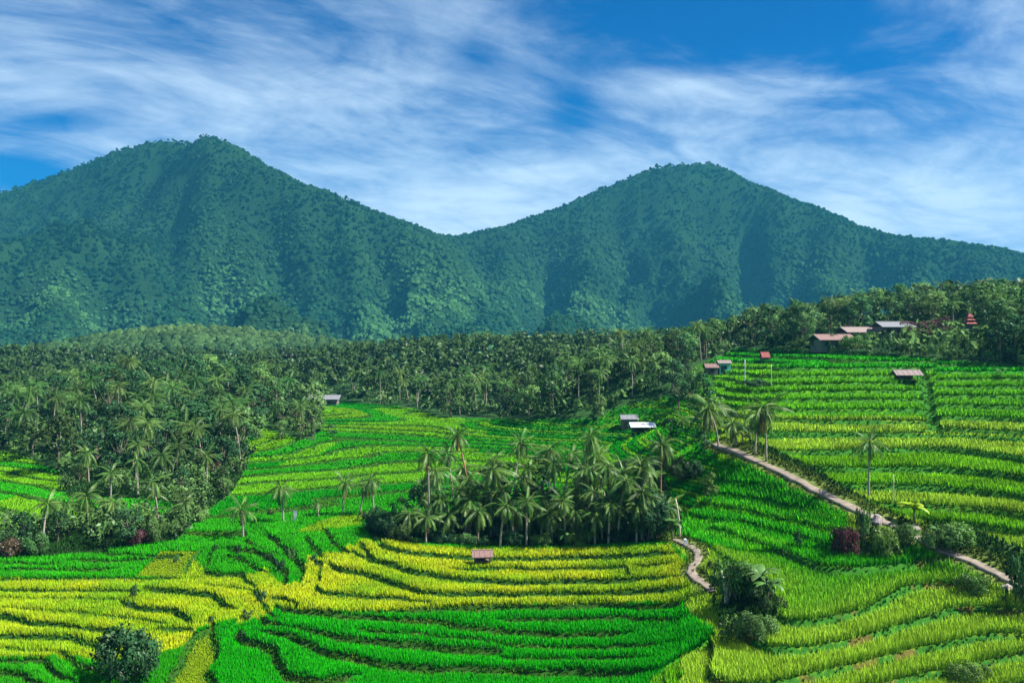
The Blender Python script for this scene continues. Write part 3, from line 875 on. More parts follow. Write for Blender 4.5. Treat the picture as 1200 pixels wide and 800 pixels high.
# forest canopy on the mountains: lumpy crowns
def lump(nr, seed):
    r_ = np.random.default_rng(seed)
    V = [(0, 0, 1.0)]
    for i, (el, n, off) in enumerate(((.62, nr, 0), (-.25, nr, .5))):
        for k in range(n):
            t = 6.283 * (k + off) / n
            rr = math.cos(el) * (.8 + .4 * r_.random()); zz = math.sin(el) * (.8 + .35 * r_.random())
            V.append((rr * math.cos(t), rr * math.sin(t), zz))
    F = []
    for k in range(nr): F.append((0, 1 + k, 1 + (k + 1) % nr))
    for k in range(nr):
        k2 = (k + 1) % nr
        a, b, c, d = 1 + k, 1 + k2, 1 + nr + k, 1 + nr + k2
        F += [(a, c, b), (b, c, d)]
    return np.array(V), np.array(F)
LUMPS = [lump(5, s) for s in range(8)]
def forest_mesh(x, y, z, rad, hgt, col):
    Vs, Fs, Cs = [], [], []; off = 0
    which = rng.integers(0, len(LUMPS), len(x)); ang = rng.random(len(x)) * 6.283
    for w, (LV, LF) in enumerate(LUMPS):
        k = np.nonzero(which == w)[0]
        if not len(k): continue
        ca, sa = np.cos(ang[k])[:, None], np.sin(ang[k])[:, None]
        vx = (LV[None, :, 0] * ca - LV[None, :, 1] * sa) * rad[k][:, None] + x[k][:, None]
        vy = (LV[None, :, 0] * sa + LV[None, :, 1] * ca) * rad[k][:, None] + y[k][:, None]
        vz = LV[None, :, 2] * hgt[k][:, None] + z[k][:, None]
        jit = (rng.random(vx.shape) - .5) * .35 * rad[k][:, None]
        V = np.stack([vx + jit, vy, vz + jit * .6], -1).reshape(-1, 3)
        F = (LF[None] + (np.arange(len(k)) * len(LV))[:, None, None]).reshape(-1, 3) + off
        C = np.repeat(col[k], len(LV), 0)
        off += len(V); Vs.append(V); Fs.append(F); Cs.append(C)
    return np.concatenate(Vs), np.concatenate(Fs), np.concatenate(Cs)
def cand(n, u0, u1, y0, y1, pw=1.6):
    yy = (y0 ** pw + rng.random(n) * (y1 ** pw - y0 ** pw)) ** (1 / pw)
    uu = u0 + rng.random(n) * (u1 - u0)
    return (uu - CU) / FPX * yy, yy
x, y = cand(86000, -120, 1320, 600, 2230, 1.25)
z = mountain(x, y)
k = np.ones(len(x), bool)
# only slopes that face this valley carry visible canopy; the back slopes keep the bare mesh
zb = mountain(x, y - 25)
k &= (z - zb) > -14
um_, vm_ = proj(x, y, z)
k &= (vm_ < np.where(um_ < 820, 412, 372))
x, y, z = x[k], y[k], z[k]
rad = (2.1 + 3.0 * rng.random(len(x)) ** 2.4) * (.6 + .8 * fbm(x * .02, y * .02, 2)) * (.75 + y / 4200)
rad *= 1 - .35 * sstep(180, 380, z)
hh = rad * (.6 + .9 * rng.random(len(x)) ** 2)
n1_ = fbm(x * .006, y * .006, 3)[:, None]
n1_ = sstep(.3, .7, n1_)
n1_ = n1_ * (.25 + .75 * sstep(330, 90, z))[:, None]
low_ = sstep(200, 40, z)[:, None]
col = (np.array((.005, .021, .009)) * (1 - n1_) + np.array((.022, .060, .017)) * n1_) * (1 + .85 * low_)
pale = np.exp(-((x + 265) / 150) ** 2 - ((y - 800) / 220) ** 2)[:, None]
col = col * (1 - .75 * pale) + np.array((.065, .11, .03)) * .75 * pale
col = col * (.62 + .76 * rng.random((len(x), 1))) * (.6 + .8 * fbm(x * .03 + 9, y * .03, 3)[:, None])
V, F, C = forest_mesh(x, y, z, rad, hh, col)
mf = link('mountain_forest', mk_mesh('mountain_forest', V, F, C, smooth=False, mats=(M['forest'],)))
tag(mf, 'dense forest covering the slopes of both mountains', None, None, 'stuff')
print('mountain tris', len(F))

# ------------------------------------------------------------------ plant builders
def leaf_cloud(lobes, per, size, seed, squash=1.0):
    """leaf-sized quads over a set of lobes (x, y, z, r); returns mesh arrays"""
    r_ = np.random.default_rng(seed)
    V, F, Nn = [], [], []
    cen = np.mean([l[:3] for l in lobes], 0)
    for (cx, cy, cz, rr) in lobes:
        n = max(6, int(per * rr * rr))
        d = r_.normal(size=(n, 3)); d /= np.linalg.norm(d, axis=1)[:, None]
        d[:, 2] = np.where(d[:, 2] < -.35, -d[:, 2] * .6, d[:, 2])
        p = np.array((cx, cy, cz)) + d * (rr * (.72 + .36 * r_.random((n, 1)))) * np.array((1, 1, squash))
        a = r_.normal(size=(n, 3)); a -= (a * d).sum(1)[:, None] * d * .7; a /= np.linalg.norm(a, axis=1)[:, None]
        b = np.cross(d + r_.normal(size=(n, 3)) * .45, a); b /= np.linalg.norm(b, axis=1)[:, None]
        s = size * (.6 + .8 * r_.random((n, 1)))
        q = np.stack([p - a * s, p - b * s * .55 + d * .1 * s, p + a * s, p + b * s * .55 + d * .1 * s], 1)
        k = len(F)
        V.append(q.reshape(-1, 3)); 
        out = d * .7 + (p - cen) / (np.linalg.norm(p - cen, axis=1)[:, None] + 1e-6) * .5 + np.array((0, 0, .35))
        out /= np.linalg.norm(out, axis=1)[:, None]
        Nn.append(np.repeat(out, 4, 0)); F.append(n)
    V = np.concatenate(V); Nn = np.concatenate(Nn)
    return V, np.arange(len(V)).reshape(-1, 4), Nn
def crown_mesh(name, lobes, per, size, seed, mat):
    V, F, N_ = leaf_cloud(lobes, per, size, seed)
    return mk_mesh(name, V, F, vec=N_, mats=(mat,))
def make_broad(seed, mat, tall=1.0, per=26, size=.30):
    """unit tree about 10 m high: trunk mesh, crown mesh"""
    r_ = random.Random(seed)
    H = 10.0 * tall
    mb = MB(); top = (r_.uniform(-.4, .4), r_.uniform(-.4, .4), H * .62)
    mb.tube([(0, 0, -.6), (r_.uniform(-.1, .1), r_.uniform(-.1, .1), H * .25), top], [.26, .2, .1], 6)
    lobes = []
    for i in range(15):
        a = i * 2.4 + r_.random(); t = r_.random()
        rr = (1.5 + 1.7 * math.sqrt(t)) * (1.0 if i else .2)
        zz = H * (.24 + .64 * r_.random()) if i else H * .86
        w = 1 - abs(zz / H - .55) * 1.0
        p = (math.cos(a) * rr * w, math.sin(a) * rr * w, zz)
        lobes.append((*p, 1.0 + .75 * r_.random()))
        if i < 6: mb.tube([(top[0]*.7, top[1]*.7, H * (.3 + .04 * i)), (p[0]*.6, p[1]*.6, (zz + H*.4)/2), p], [.11, .08, .03], 5)
    return mb.mesh('trunk', M['bark']), crown_mesh('crown', lobes, per, size, seed, mat)
def make_bush(seed, mat, per=190, size=.13, n=11, w=1.4, h=1.3):
    r_ = random.Random(seed); lobes = []; mb = MB()
    for i in range(n):
        a = i * 2.4 + r_.random() * .8; rr = w * math.sqrt(r_.random())
        zz = h * (.22 + .85 * r_.random()) * (1 - .3 * rr / w)
        lobes.append((math.cos(a) * rr, math.sin(a) * rr, zz, (.24 + .42 * r_.random()) * (1 if n < 15 else .95)))
        if i < 5: mb.tube([(0, 0, -.3), (math.cos(a)*rr*.5, math.sin(a)*rr*.5, zz*.5), (math.cos(a)*rr, math.sin(a)*rr, zz)], [.06, .045, .02], 5)
    return mb.mesh('stem', M['bark']), crown_mesh('foliage', lobes, per, size, seed, mat)

def frond_arrays(seed, length, droop, nl, wl, lw):
    r_ = np.random.default_rng(seed)
    n = 7
    e = np.linspace(.0, -droop, n); step = length / (n - 1)
    P = [np.zeros(3)]
    for i in range(1, n):
        P.append(P[-1] + step * np.array((math.cos(e[i]), 0, math.sin(e[i]))))
    P = np.array(P)
    V, F = [], []
    for i in range(n):
        w = .055 * (1 - i / n) + .012
        V += [P[i] + (0, -w, 0), P[i] + (0, w, 0)]
    for i in range(n - 1): F.append((2*i, 2*i+2, 2*i+3)); F.append((2*i, 2*i+3, 2*i+1))
    for j in range(nl):
        t = .13 + .87 * (j + .5) / nl
        f = t * (n - 1); i = min(int(f), n - 2); p = P[i] + (P[i+1] - P[i]) * (f - i)
        tg = P[i+1] - P[i]; tg /= np.linalg.norm(tg)
        ln = wl * (math.sin(math.pi * (.12 + .80 * t)) ** .7) * (.85 + .3 * r_.random())
        for s in (-1, 1):
            d = tg * (.45 + .35 * t) + np.array((0, s * .85, 0)) + np.array((0, 0, -.6 - .5 * r_.random()))
            d /= np.linalg.norm(d)
            k = len(V)
            V += [p - tg * lw, p + tg * lw, p + d * ln]
            F.append((k, k + 1, k + 2))
    return np.array(V), np.array(F)
FRONDS = [mk_mesh('frond', *frond_arrays(i, 2.75, dr, 32, .74, .034), mats=(M['palm'],)) for i, dr in enumerate((1.1, 1.5, 1.95, .8))]
DEADF = mk_mesh('frond', *frond_arrays(9, 2.8, .8, 18, .6, .055), mats=(M['dead'],))
def rot_y(V, a): c, s = math.cos(a), math.sin(a); return np.stack([V[:,0]*c + V[:,2]*s, V[:,1], -V[:,0]*s + V[:,2]*c], 1)
def rot_z(V, a): c, s = math.cos(a), math.sin(a); return np.stack([V[:,0]*c - V[:,1]*s, V[:,0]*s + V[:,1]*c, V[:,2]], 1)
def palm_crown(seed, nf, nl, lw):
    r_ = random.Random(seed); Vs, Fs = [], []; off = 0
    for i in range(nf):
        el = R(75 - 118 * (i / nf) ** .85) + r_.uniform(-.15, .15)
        V, F = frond_arrays(seed * 31 + i, 3.4 * r_.uniform(.85, 1.1), r_.uniform(.7, 1.5), nl, .95, lw)
        V = rot_z(rot_y(V, -el), i * 2.39996 + r_.uniform(-.2, .2))
        Vs.append(V); Fs.append(F + off); off += len(V)
    return np.concatenate(Vs), np.concatenate(Fs)
CROWNS = [mk_mesh('crown', *palm_crown(i + 1, 24, 13, .085), mats=(M['palm_far'],)) for i in range(4)]
def trunk_mesh(H, bend, r0=.17, mat='trunk', seed=0):
    mb = MB(); n = 7; pts = []
    for i in range(n):
        t = i / (n - 1)
        pts.append((bend * t * t, 0, H * t - .5 * (1 - t)))
    rad = [r0 * (1.35 if i == 0 else 1.0 - .35 * i / (n - 1)) for i in range(n)]
    mb.tube(pts, rad, 7)
    return mb.mesh('trunk', M[mat], smooth=True), pts[-1]
TRUNKS = {}
def trunk_for(H, mat='trunk'):
    key = (max(1, round(H)), mat, random.choice((.02, .07, .13, .19, .25)))
    if key not in TRUNKS: TRUNKS[key] = trunk_mesh(key[0], key[2] * key[0], r0=.15, mat=mat)
    return TRUNKS[key]

def palm(x, y, z, H, label, group=None, fronds=True, mat='trunk', rz=None, size=1.0, nf=28, dead=0, seed=0, elev0=78):
    r_ = random.Random(seed * 77 + int(x * 10))
    tm, tip = trunk_for(H, mat)
    sc = H / max(1, round(H))
    root = thing('palm_tree', (x, y, z), label, 'palm tree', group, r_.uniform(0, 6.28) if rz is None else rz)
    link('trunk', tm, root, scale=(1, 1, sc))
    top = (tip[0], 0, tip[2] * sc)
    elev0 += r_.uniform(-12, 8); spread = r_.uniform(108, 138); nf += r_.randrange(-7, 3)
    if fronds:
        for i in range(nf):
            el = R(elev0 - spread * (i / nf) ** .8) + r_.uniform(-.16, .16)
            f = link('frond', FRONDS[r_.randrange(4)], root, top, (0, -el, i * 2.39996 + r_.uniform(-.25, .25)), (size * r_.uniform(.85, 1.12),) * 3)
        for i in range(dead):
            link('frond', DEADF, root, (top[0], 0, top[2] - .15), (0, R(48 + 20 * r_.random()), i * 2.1 + r_.random()), (size * .9,) * 3)
    else:
        link('crown', CROWNS[r_.randrange(4)], root, top, (0, 0, r_.uniform(0, 6.28)), (size,) * 3)
    return root
BROAD = [make_broad(40 + i, M['leaf'], per=34) for i in range(5)]
BROAD_D = [make_broad(60 + i, M['leaf_dark'], per=34) for i in range(2)]
BROAD_F = [make_broad(70 + i, M['leaf_fresh'], per=34) for i in range(2)]
BROAD_R = [make_broad(80, M['leaf_red'], per=34)]
def broad(x, y, z, H, label, group=None, kind=None, name='broadleaf_tree', wide=1.0, cat='tree'):
    src = {None: BROAD, 'dark': BROAD_D, 'fresh': BROAD_F, 'red': BROAD_R}[kind]
    tm, cm = random.choice(src)
    root = thing(name, (x, y, z), label, cat, group, random.uniform(0, 6.28))
    s = H / 10.0
    root.scale = (s * wide, s * wide, s)
    link('trunk', tm, root); link('crown', cm, root)
    return root
BUSH = {k: [make_bush(100 + i + j * 10, M[m]) for i in range(3)] for j, (k, m) in enumerate((('leaf', 'leaf'), ('dark', 'leaf_dark'), ('fresh', 'leaf_fresh'), ('red', 'leaf_red'), ('rust', 'leaf_rust')))}
BIGBUSH = {k: make_bush(150 + j, M[m], per=640, size=.078, n=26) for j, (k, m) in enumerate((('leaf', 'leaf'), ('dark', 'leaf_dark'), ('fresh', 'leaf_fresh'), ('red', 'leaf_red'), ('rust', 'leaf_rust')))}
def bush(x, y, z, w, h, label, kind='leaf', group=None, name='bush'):
    sm, fm = random.choice(BUSH[kind]) if w < 3.4 else BIGBUSH[kind]
    root = thing(name, (x, y, z), label, 'bush', group, random.uniform(0, 6.28))
    root.scale = (w / 3.6, w / 3.6, h / 1.75)
    link('stem', sm, root); link('foliage', fm, root)
    return root
def banana_leaf_mesh(seed, mat):
    r_ = np.random.default_rng(seed); n = 7; V = []; F = []
    p = np.zeros(3); e = R(70)
    for i in range(n):
        t = i / (n - 1); w = .34 * math.sin(math.pi * min(1, .08 + t * .9)) ** .7 + .01
        V += [p + (0, -w, -.35 * w), p.copy(), p + (0, w, -.35 * w)]
        p = p + np.array((math.cos(e), 0, math.sin(e))) * .36; e -= R(17 + 6 * r_.random())
    for i in range(n - 1):
        a = 3 * i
        F += [(a, a+3, a+4, a+1), (a+1, a+4, a+5, a+2)]
    return mk_mesh('leaf', V, np.array(F), smooth=True, mats=(mat,))
BLEAF = [banana_leaf_mesh(i, M['banana']) for i in range(3)]; BLEAF_Y = [banana_leaf_mesh(7, M['banana_yellow'])]
_mb = MB(); _mb.tube([(0,0,-.4),(.03,0,.8),(.05,0,1.7)], [.16,.13,.09], 7); BSTEM = _mb.mesh('stem', leaf_mat('banana_stem', (.13,.17,.06), up=0), True)
def banana(x, y, z, s, label, leaves=9, yellow=False, group=None):
    root = thing('banana_plant', (x, y, z), label, 'banana plant', group, random.uniform(0, 6.28), s)
    link('stem', BSTEM, root)
    for i in range(leaves):
        m = random.choice(BLEAF_Y if yellow else BLEAF)
        link('leaf', m, root, (.05, 0, 1.55 + .12 * random.random()), (random.uniform(-.2, .2), random.uniform(-.3, .55), i * 2.4 + random.uniform(-.3, .3)), (random.uniform(.8, 1.15),) * 3)
    return root

# ------------------------------------------------------------------ central palm grove
def px_m(y): return y / FPX
G = [ # u, base v, crown v, label, dead fronds, trunk
 (499,638,606,'short palm at the left of the grove front with pale bare trunk foot',1,'trunk'),
 (503,630,530,'tall palm with a thick drooping mop of fronds at the left end of the grove',3,'trunk'),
 (552,622,512,'tall slim palm with reddish upper trunk rising above the grove left of centre',2,'trunk_red'),
 (586,642,592,'front palm with forked pale foot just behind the field hut',0,'trunk'),
 (600,625,522,'tall straight palm standing clear above the grove behind the field hut',1,'trunk'),
 (617,641,588,'front palm with straight grey trunk right of the field hut',0,'trunk'),
 (643,628,526,'tall palm with a wide crown in the middle of the grove skyline',1,'trunk'),
 (663,638,585,'front palm with the pale trunk at the very middle of the grove edge',0,'trunk'),
 (672,625,510,'tallest palm of the central grove, crown over the green plots behind',0,'trunk'),
 (713,640,592,'front palm with a slim pale trunk right of the grove middle',0,'trunk'),
 (706,634,578,'palm with a darker trunk close behind the slim pale one in the grove front',1,'trunk'),
 (733,626,540,'tall palm with outspread crown at the right shoulder of the grove',0,'trunk'),
 (746,637,592,'rightmost front palm of the grove with bright white trunk',2,'trunk'),
 (774,598,520,'rusty palm with orange dead fronds at the right rear of the grove',5,'trunk_red'),
 (438,606,562,'small yellowish palm just left of the grove',2,'trunk'),
]
for i, (u, vb, vc, lab, dead, tm) in enumerate(G):
    x, y, z = spot(u, vb); H = (vb - vc) * px_m(y)
    palm(x, y, z, max(H, 3), lab, 'palms of the central grove', mat=tm, dead=dead, seed=i, size=random.uniform(.9, 1.08) * (1.0 if H > 6 else .85))
G2 = [(478,630,604),(520,626,562),(530,632,578),(545,632,588),(560,636,602),(575,630,560),(634,636,600),(650,630,556),(680,636,602),(690,630,560),(697,620,545),(724,636,574),(755,628,562),(765,632,588),(590,618,556),(618,615,548),(660,612,540),(515,634,590),(735,615,565),(603,634,600),(647,638,604),(697,640,606),(540,612,560),(570,610,548),(710,610,552),
      (488,620,576),(508,622,600),(532,608,544),(582,628,580),(612,624,572),(628,620,560),(640,630,582),(668,624,562),(676,628,578),(702,626,570),(716,622,558),(742,622,556),(752,632,578),(760,618,572),(778,622,596),(565,622,570),(595,630,575),(655,634,590),(685,618,590),(722,630,596),(620,632,606),(525,636,606),(550,626,572)]
def height_row(vc): return 'high' if vc < 557 else ('upper middle' if vc < 573 else ('lower middle' if vc < 589 else 'low'))
ORD = ['leftmost', 'second from left', 'third from left', 'fourth from left', 'fifth from left', 'sixth from left', 'seventh from left', 'eighth from left', 'ninth from left', 'tenth from left', 'eleventh from left', 'twelfth from left', 'thirteenth from left', 'fourteenth from left', 'fifteenth from left', 'sixteenth from left', 'seventeenth from left', 'eighteenth from left', 'nineteenth from left', 'twentieth from left']
seen = {}
for i, (u, vb, vc) in enumerate(sorted(G2)):
    x, y, z = spot(u, vb); H = (vb - vc) * px_m(y)
    rw = height_row(vc); k_ = seen.get(rw, 0); seen[rw] = k_ + 1
    H += (1.3 if vc < 575 else .3)
    palm(x, y, z, max(H, 3), 'green palm inside the grove, %s among its %s crowns' % (ORD[k_], rw), 'palms inside the central grove', seed=50 + i, size=random.uniform(.88, 1.12), dead=i % 3 == 0)
# leafy trees between the grove palms
for (u, vb, h, kd, lab) in [(470,626,46,None,'leafy tree at the left end of the grove, below the mop headed palm'),(525,630,56,'fresh','fresh green tree in the grove left of the field hut'),(560,628,66,None,'leafy tree in the grove right behind the field hut'),(612,630,56,'dark','dark tree among the grove palms right of the field hut'),(652,630,60,None,'leafy tree among the palms in the middle of the grove'),(684,632,56,'fresh','fresh green tree right of the grove middle'),(718,630,62,'dark','dark tree left of the white trunked palm in the grove'),(744,624,60,None,'leafy tree behind the white trunked palm of the grove'),(764,630,58,'dark','very dark tree at the right end of the grove'),(586,618,80,None,'taller leafy tree in the rear of the grove behind the hut'),(636,616,84,'dark','tall dark tree in the rear middle of the grove'),(700,618,78,None,'tall leafy tree in the rear right of the grove'),(500,618,60,'dark','dark tree under the mop headed palm of the grove')]:
    x, y, z = spot(u, vb)
    broad(x, y, z, h * px_m(y), lab, 'leafy trees in the central grove', kd, wide=1.0)
# undergrowth of the grove
UG = [(440,622,30,30,'dark'),(455,628,34,28,'dark'),(432,612,24,20,'leaf'),(470,634,28,22,'leaf'),(520,636,30,18,'dark'),(545,638,30,16,'leaf'),(565,640,26,14,'dark'),(600,638,28,18,'dark'),(635,640,28,16,'fresh'),(680,638,40,20,'fresh'),(655,634,30,18,'leaf'),(725,636,30,18,'dark'),(758,634,34,44,'dark'),(772,630,30,48,'dark'),(766,618,32,40,'dark'),(785,622,18,28,'fresh'),(740,628,26,30,'dark'),(700,626,30,26,'leaf'),(620,628,34,24,'dark'),(580,628,34,26,'dark'),(535,624,34,28,'dark'),(490,624,30,26,'leaf'),(800,560,30,22,'leaf'),(760,556,40,24,'dark'),(785,550,36,24,'leaf'),(815,556,26,22,'dark'),(735,552,30,18,'leaf')]
ugn = {}
for i, (u, v, w, h, k) in enumerate(sorted(UG)):
    x, y, z = spot(u, v); s = px_m(y)
    kn = {'dark': 'dark green bush in the shade under the grove palms', 'leaf': 'green leafy bush at the foot of the grove palms', 'fresh': 'light green bush at the foot of the grove palms'}[k]
    if v < 565: kn = 'grey green bush on the bank behind the right end of the grove'
    q_ = ugn.get(kn, 0); ugn[kn] = q_ + 1
    bush(x, y, z, w * s * 1.15, h * s, kn + ', ' + ORD[q_], k, 'undergrowth of the central grove')

# ------------------------------------------------------------------ single palms in the fields
S = [(285,626,592,'lone palm with arching fronds and thin white trunk in the green strip at left',1,1.0),
     (332,612,570,'lone palm with long flat fronds and a thin pale trunk on the left valley floor',0,1.0),
     (402,604,566,'leafy palm with olive crown on the valley floor left of the grove',3,.95),
     (422,602,568,'second olive palm beside the leafy one left of the grove',2,.85),
     (373,606,590,'small young palm on the valley floor left of the grove',0,.45),
     (50,640,592,'palm with stout pale trunk at the left wood edge, dark bush behind',2,.9),
     (80,626,590,'slim palm with a white trunk foot left of the young dark palm',1,.75),
     (103,618,580,'dark young palm with upright fronds before the left wood',0,1.0),
     (142,622,588,'palm with tall thin straight trunk at the front of the left wood',1,.85),
     (104,565,530,'palm with bare pale trunk standing at the back of the small left field',0,1.0),
     (218,612,588,'small palm leaning at the right corner of the left wood',1,.8),
     (175,632,602,'short palm at the lower edge of the left wood',0,.8)]
for i, (u, vb, vc, lab, dead, sz) in enumerate(S):
    x, y, z = spot(u, vb); H = (vb - vc) * px_m(y)
    palm(x, y, z, max(H, 1.2), lab, 'palms on the left of the valley', dead=dead, seed=200 + i, size=sz, nf=26)
S = [(898,540,476,'tall palm with ragged feathery crown beside the path on the right',2,1.4,0),
     (885,532,484,'palm with a curved white trunk foot next to the path',1,1.15,0),
     (842,524,478,'palm above the top end of the path with a broad crown',3,1.45,0),
     (826,520,490,'shorter palm left of the path top',1,1.2,0),
     (862,522,496,'low palm overhanging the top of the path',2,1.0,0),
     (800,505,488,'short palm on the field edge left of the path top',0,.8,0)]
for i, (u, vb, vc, lab, dead, sz, _) in enumerate(S):
    x, y, z = spot(u, vb); H = (vb - vc) * px_m(y)
    palm(x, y, z, max(H, 1.5), lab, 'palms by the upper path', dead=dead, seed=300 + i, size=sz, nf=26)
x, y, z = spot(1018, 577)
palm(x, y, z, 68 * px_m(y), 'lone thin tree with sparse tufted crown among the right terraces', None, seed=41, size=1.0, nf=20, elev0=85, rz=.4)

# ------------------------------------------------------------------ trees scattered over the woods
def spaced(x, y, dmin, order=None):
    """greedy thinning on a grid of cells"""
    cell = {}; keep = []
    for i in range(len(x)):
        d = dmin[i]; g = 6.0
        cx, cy = int(x[i] // g), int(y[i] // g); ok = True
        for a in range(cx - 2, cx + 3):
            for b in range(cy - 2, cy + 3):
                for j in cell.get((a, b), ()):
                    if (x[i]-x[j])**2 + (y[i]-y[j])**2 < (d * .5 + dmin[j] * .5) ** 2: ok = False; break
                if not ok: break
            if not ok: break
        if ok: keep.append(i); cell.setdefault((cx, cy), []).append(i)
    return np.array(keep, int)
x, y = cand(16000, -140, 1340, 110, 470, 1.5)
Lw = land(x, y)
pal_p = .30 + .25 * (fbm(x * .02, y * .02, 2) - .5)
u, v = Lw['u'], Lw['v']
inwood = Lw['forest'] & (Lw['dp'] > 3) & ~((v > 604) & (u < 115)) & ~((v > 570) & (u > 60) & (u < 210) & (rng.random(len(u)) < .6)) & ~((v > 520) & (u < 120) & (rng.random(len(u)) < .45))
for (ru, rw, Yr) in ((975, 24, 226), (1004, 22, 240), (1046, 20, 236), (1090, 34, 232), (1136, 30, 232)): inwood &= ~((np.abs(u - ru) < rw) & (y > Yr - 60) & (y < Yr + 5))
roofs = [(380,466,26),(745,497,30),(975,398,30),(1045,386,30),(845,424,22),(895,414,16),(1136,380,10)]
VILLAGE = [(930,412),(930,398),(1060,380),(1150,385),(1200,400),(1200,412)]
for (ru, rv, rw) in roofs: inwood &= ~((np.abs(u - ru) < rw) & (v > rv - 2) & (v < rv + 14))
x, y, u, v, zz = x[inwood], y[inwood], u[inwood], v[inwood], Lw['z'][inwood]
dmin = np.where(y < 200, 3.8, np.where(y < 300, 4.6, 5.2))
k = spaced(x, y, dmin)
x, y, u, v, zz = x[k], y[k], u[k], v[k], zz[k]
order = np.argsort(y)
x, y, u, v, zz = x[order], y[order], u[order], v[order], zz[order]
isp = rng.random(len(x)) < np.where((u < 300) & (v > 520), .5, np.where(y > 300, .30, .28))
left = (u < 300) & (y < 300)
LEFTLAB = {'p': 'coconut palm crowded in the wood on the left', 'b': 'broadleaf tree in the dark wood on the left'}
BELTLAB = {'p': 'coconut palm in the forest belt behind the valley', 'b': 'broadleaf tree in the forest belt behind the valley'}
RIGHTLAB = {'p': 'palm among the trees above the right terraces', 'b': 'bushy tree in the wood above the right terraces'}
cnt = {'p': 0, 'b': 0}; rest = []
def wood_zone(i):
    if left[i]:
        return ('behind the small left field' if v[i] < 530 and u[i] < 90 else 'on the crest of the left wood' if v[i] < 470 else 'by the left wood field edge' if u[i] > 200 else 'at the front of the left wood' if v[i] > 585 else 'in the heart of the left wood')
    if u[i] > 800:
        return ('in the village wood' if 930 < u[i] < 1160 and y[i] < 260 else 'on the right skyline' if y[i] > 290 else 'around the teal hut' if u[i] < 930 else 'above the terraces at right')
    return ('behind the white roofed sheds' if u[i] > 660 else 'behind the far plots' if u[i] > 440 else 'beside the grey roof' if u[i] > 330 else 'left of the grey roof')
zones = np.array([wood_zone(i) for i in range(len(x))])
where = [''] * len(x)
seen_ = (u > -30) & (u < 1230)
for zname in set(zones):
    for sp in (True, False):
        kk = np.nonzero((zones == zname) & (isp == sp) & seen_)[0]
        kk = kk[:60]
        if len(kk) < 3: continue
        qu = np.quantile(u[kk], (.25, .5, .75)); qy = np.quantile(y[kk], (.33, .67))
        for i in kk:
            where[i] = ', ' + ('front' if y[i] <= qy[0] else 'middle' if y[i] <= qy[1] else 'rear') + ' row, ' + ('far left' if u[i] <= qu[0] else 'centre left' if u[i] <= qu[1] else 'centre right' if u[i] <= qu[2] else 'far right')
for i in range(len(x)):
    s = 'p' if isp[i] else 'b'
    vis = -30 < u[i] < 1230
    right = u[i] > 800
    lab = LEFTLAB if left[i] else (RIGHTLAB if right else BELTLAB)
    zn = zones[i]
    lab = {'p': 'coconut palm ' + zn, 'b': 'broadleaf tree ' + zn}
    grp = ('wood on the left' if left[i] else ('wood above the right terraces' if right else 'forest belt behind the valley'))
    if not vis or cnt[s] >= (230 if s == 'p' else 285): rest.append(i); continue
    cnt[s] += 1
    edge_near = left[i] and v[i] > 560
    if s == 'p':
        H = random.uniform(7, 11) if not edge_near else random.uniform(4, 7)
        palm(x[i], y[i], zz[i], H, ('short ' if H < 7.6 else 'tall ' if H > 9.4 else '') + lab['p'] + where[i], 'palms in the ' + grp, fronds=(y[i] < 150), seed=1000 + i, size=random.uniform(.85, 1.1) * (.85 if edge_near else 1), nf=20)
    else:
        H = random.uniform(7, 11.5) if not edge_near else random.uniform(3, 5.5)
        if right and y[i] > 200: H *= 1.08
        kd = None; wide_ = random.uniform(.85, 1.25)
        if left[i] and y[i] > 150 and random.random() < .6: kd = 'dark'
        elif random.random() < .22: kd = 'dark'
        l2 = lab['b']
        if wide_ > 1.1: l2 = 'broad ' + l2
        if kd == 'dark': l2 = l2.replace('broadleaf', 'very dark broadleaf').replace('bushy', 'very dark bushy')
        broad(x[i], y[i], zz[i], H, ('low ' if H < 8 else 'high ' if H > 10 else '') + l2.replace('broad very dark', 'wide dark').replace('very dark', 'dark').replace('broad broadleaf', 'wide broadleaf') + where[i], 'trees in the ' + grp, kd, wide=wide_)
# undergrowth filling the woods
ux, uy = cand(5200, -60, 1260, 115, 420, 1.4)
Lu = land(ux, uy)
ku = Lu['forest'] & (Lu['dp'] > 3)
for (ru, rv_, rw) in roofs: ku &= ~((np.abs(Lu['u'] - ru) < rw) & (Lu['v'] > rv_ - 2) & (Lu['v'] < rv_ + 16))
ux, uy, uz = ux[ku], uy[ku], Lu['z'][ku]
ubn = [leaf_cloud([(.7 * math.cos(a * 2.1), .7 * math.sin(a * 2.1), .55 + .4 * (a % 2), .7) for a in range(4)], 60, .14, 520 + q) for q in range(4)]
ubp = [leaf_cloud([(.7 * math.cos(a * 2.1), .7 * math.sin(a * 2.1), .55 + .4 * (a % 2), .75) for a in range(4)], 15, .36, 500 + q) for q in range(5)]
vs, fs, ns = [], [], []; off = 0
for i in range(len(ux)):
    V, F, N_ = ubp[i % 5] if uy[i] > 165 else ubn[i % 4]
    sc_ = .9 + 1.3 * random.random()
    vs.append(rot_z(V, random.random() * 6.28) * np.array((sc_, sc_, sc_ * 1.1)) + np.array((ux[i], uy[i], uz[i]))); fs.append(F + off); ns.append(N_); off += len(V)
tag(link('undergrowth', mk_mesh('undergrowth', np.concatenate(vs), np.concatenate(fs), vec=np.concatenate(ns), mats=(M['leaf'],))), 'low scrub filling the ground under the woods', None, None, 'stuff')
print('undergrowth', len(ux), off // 2)
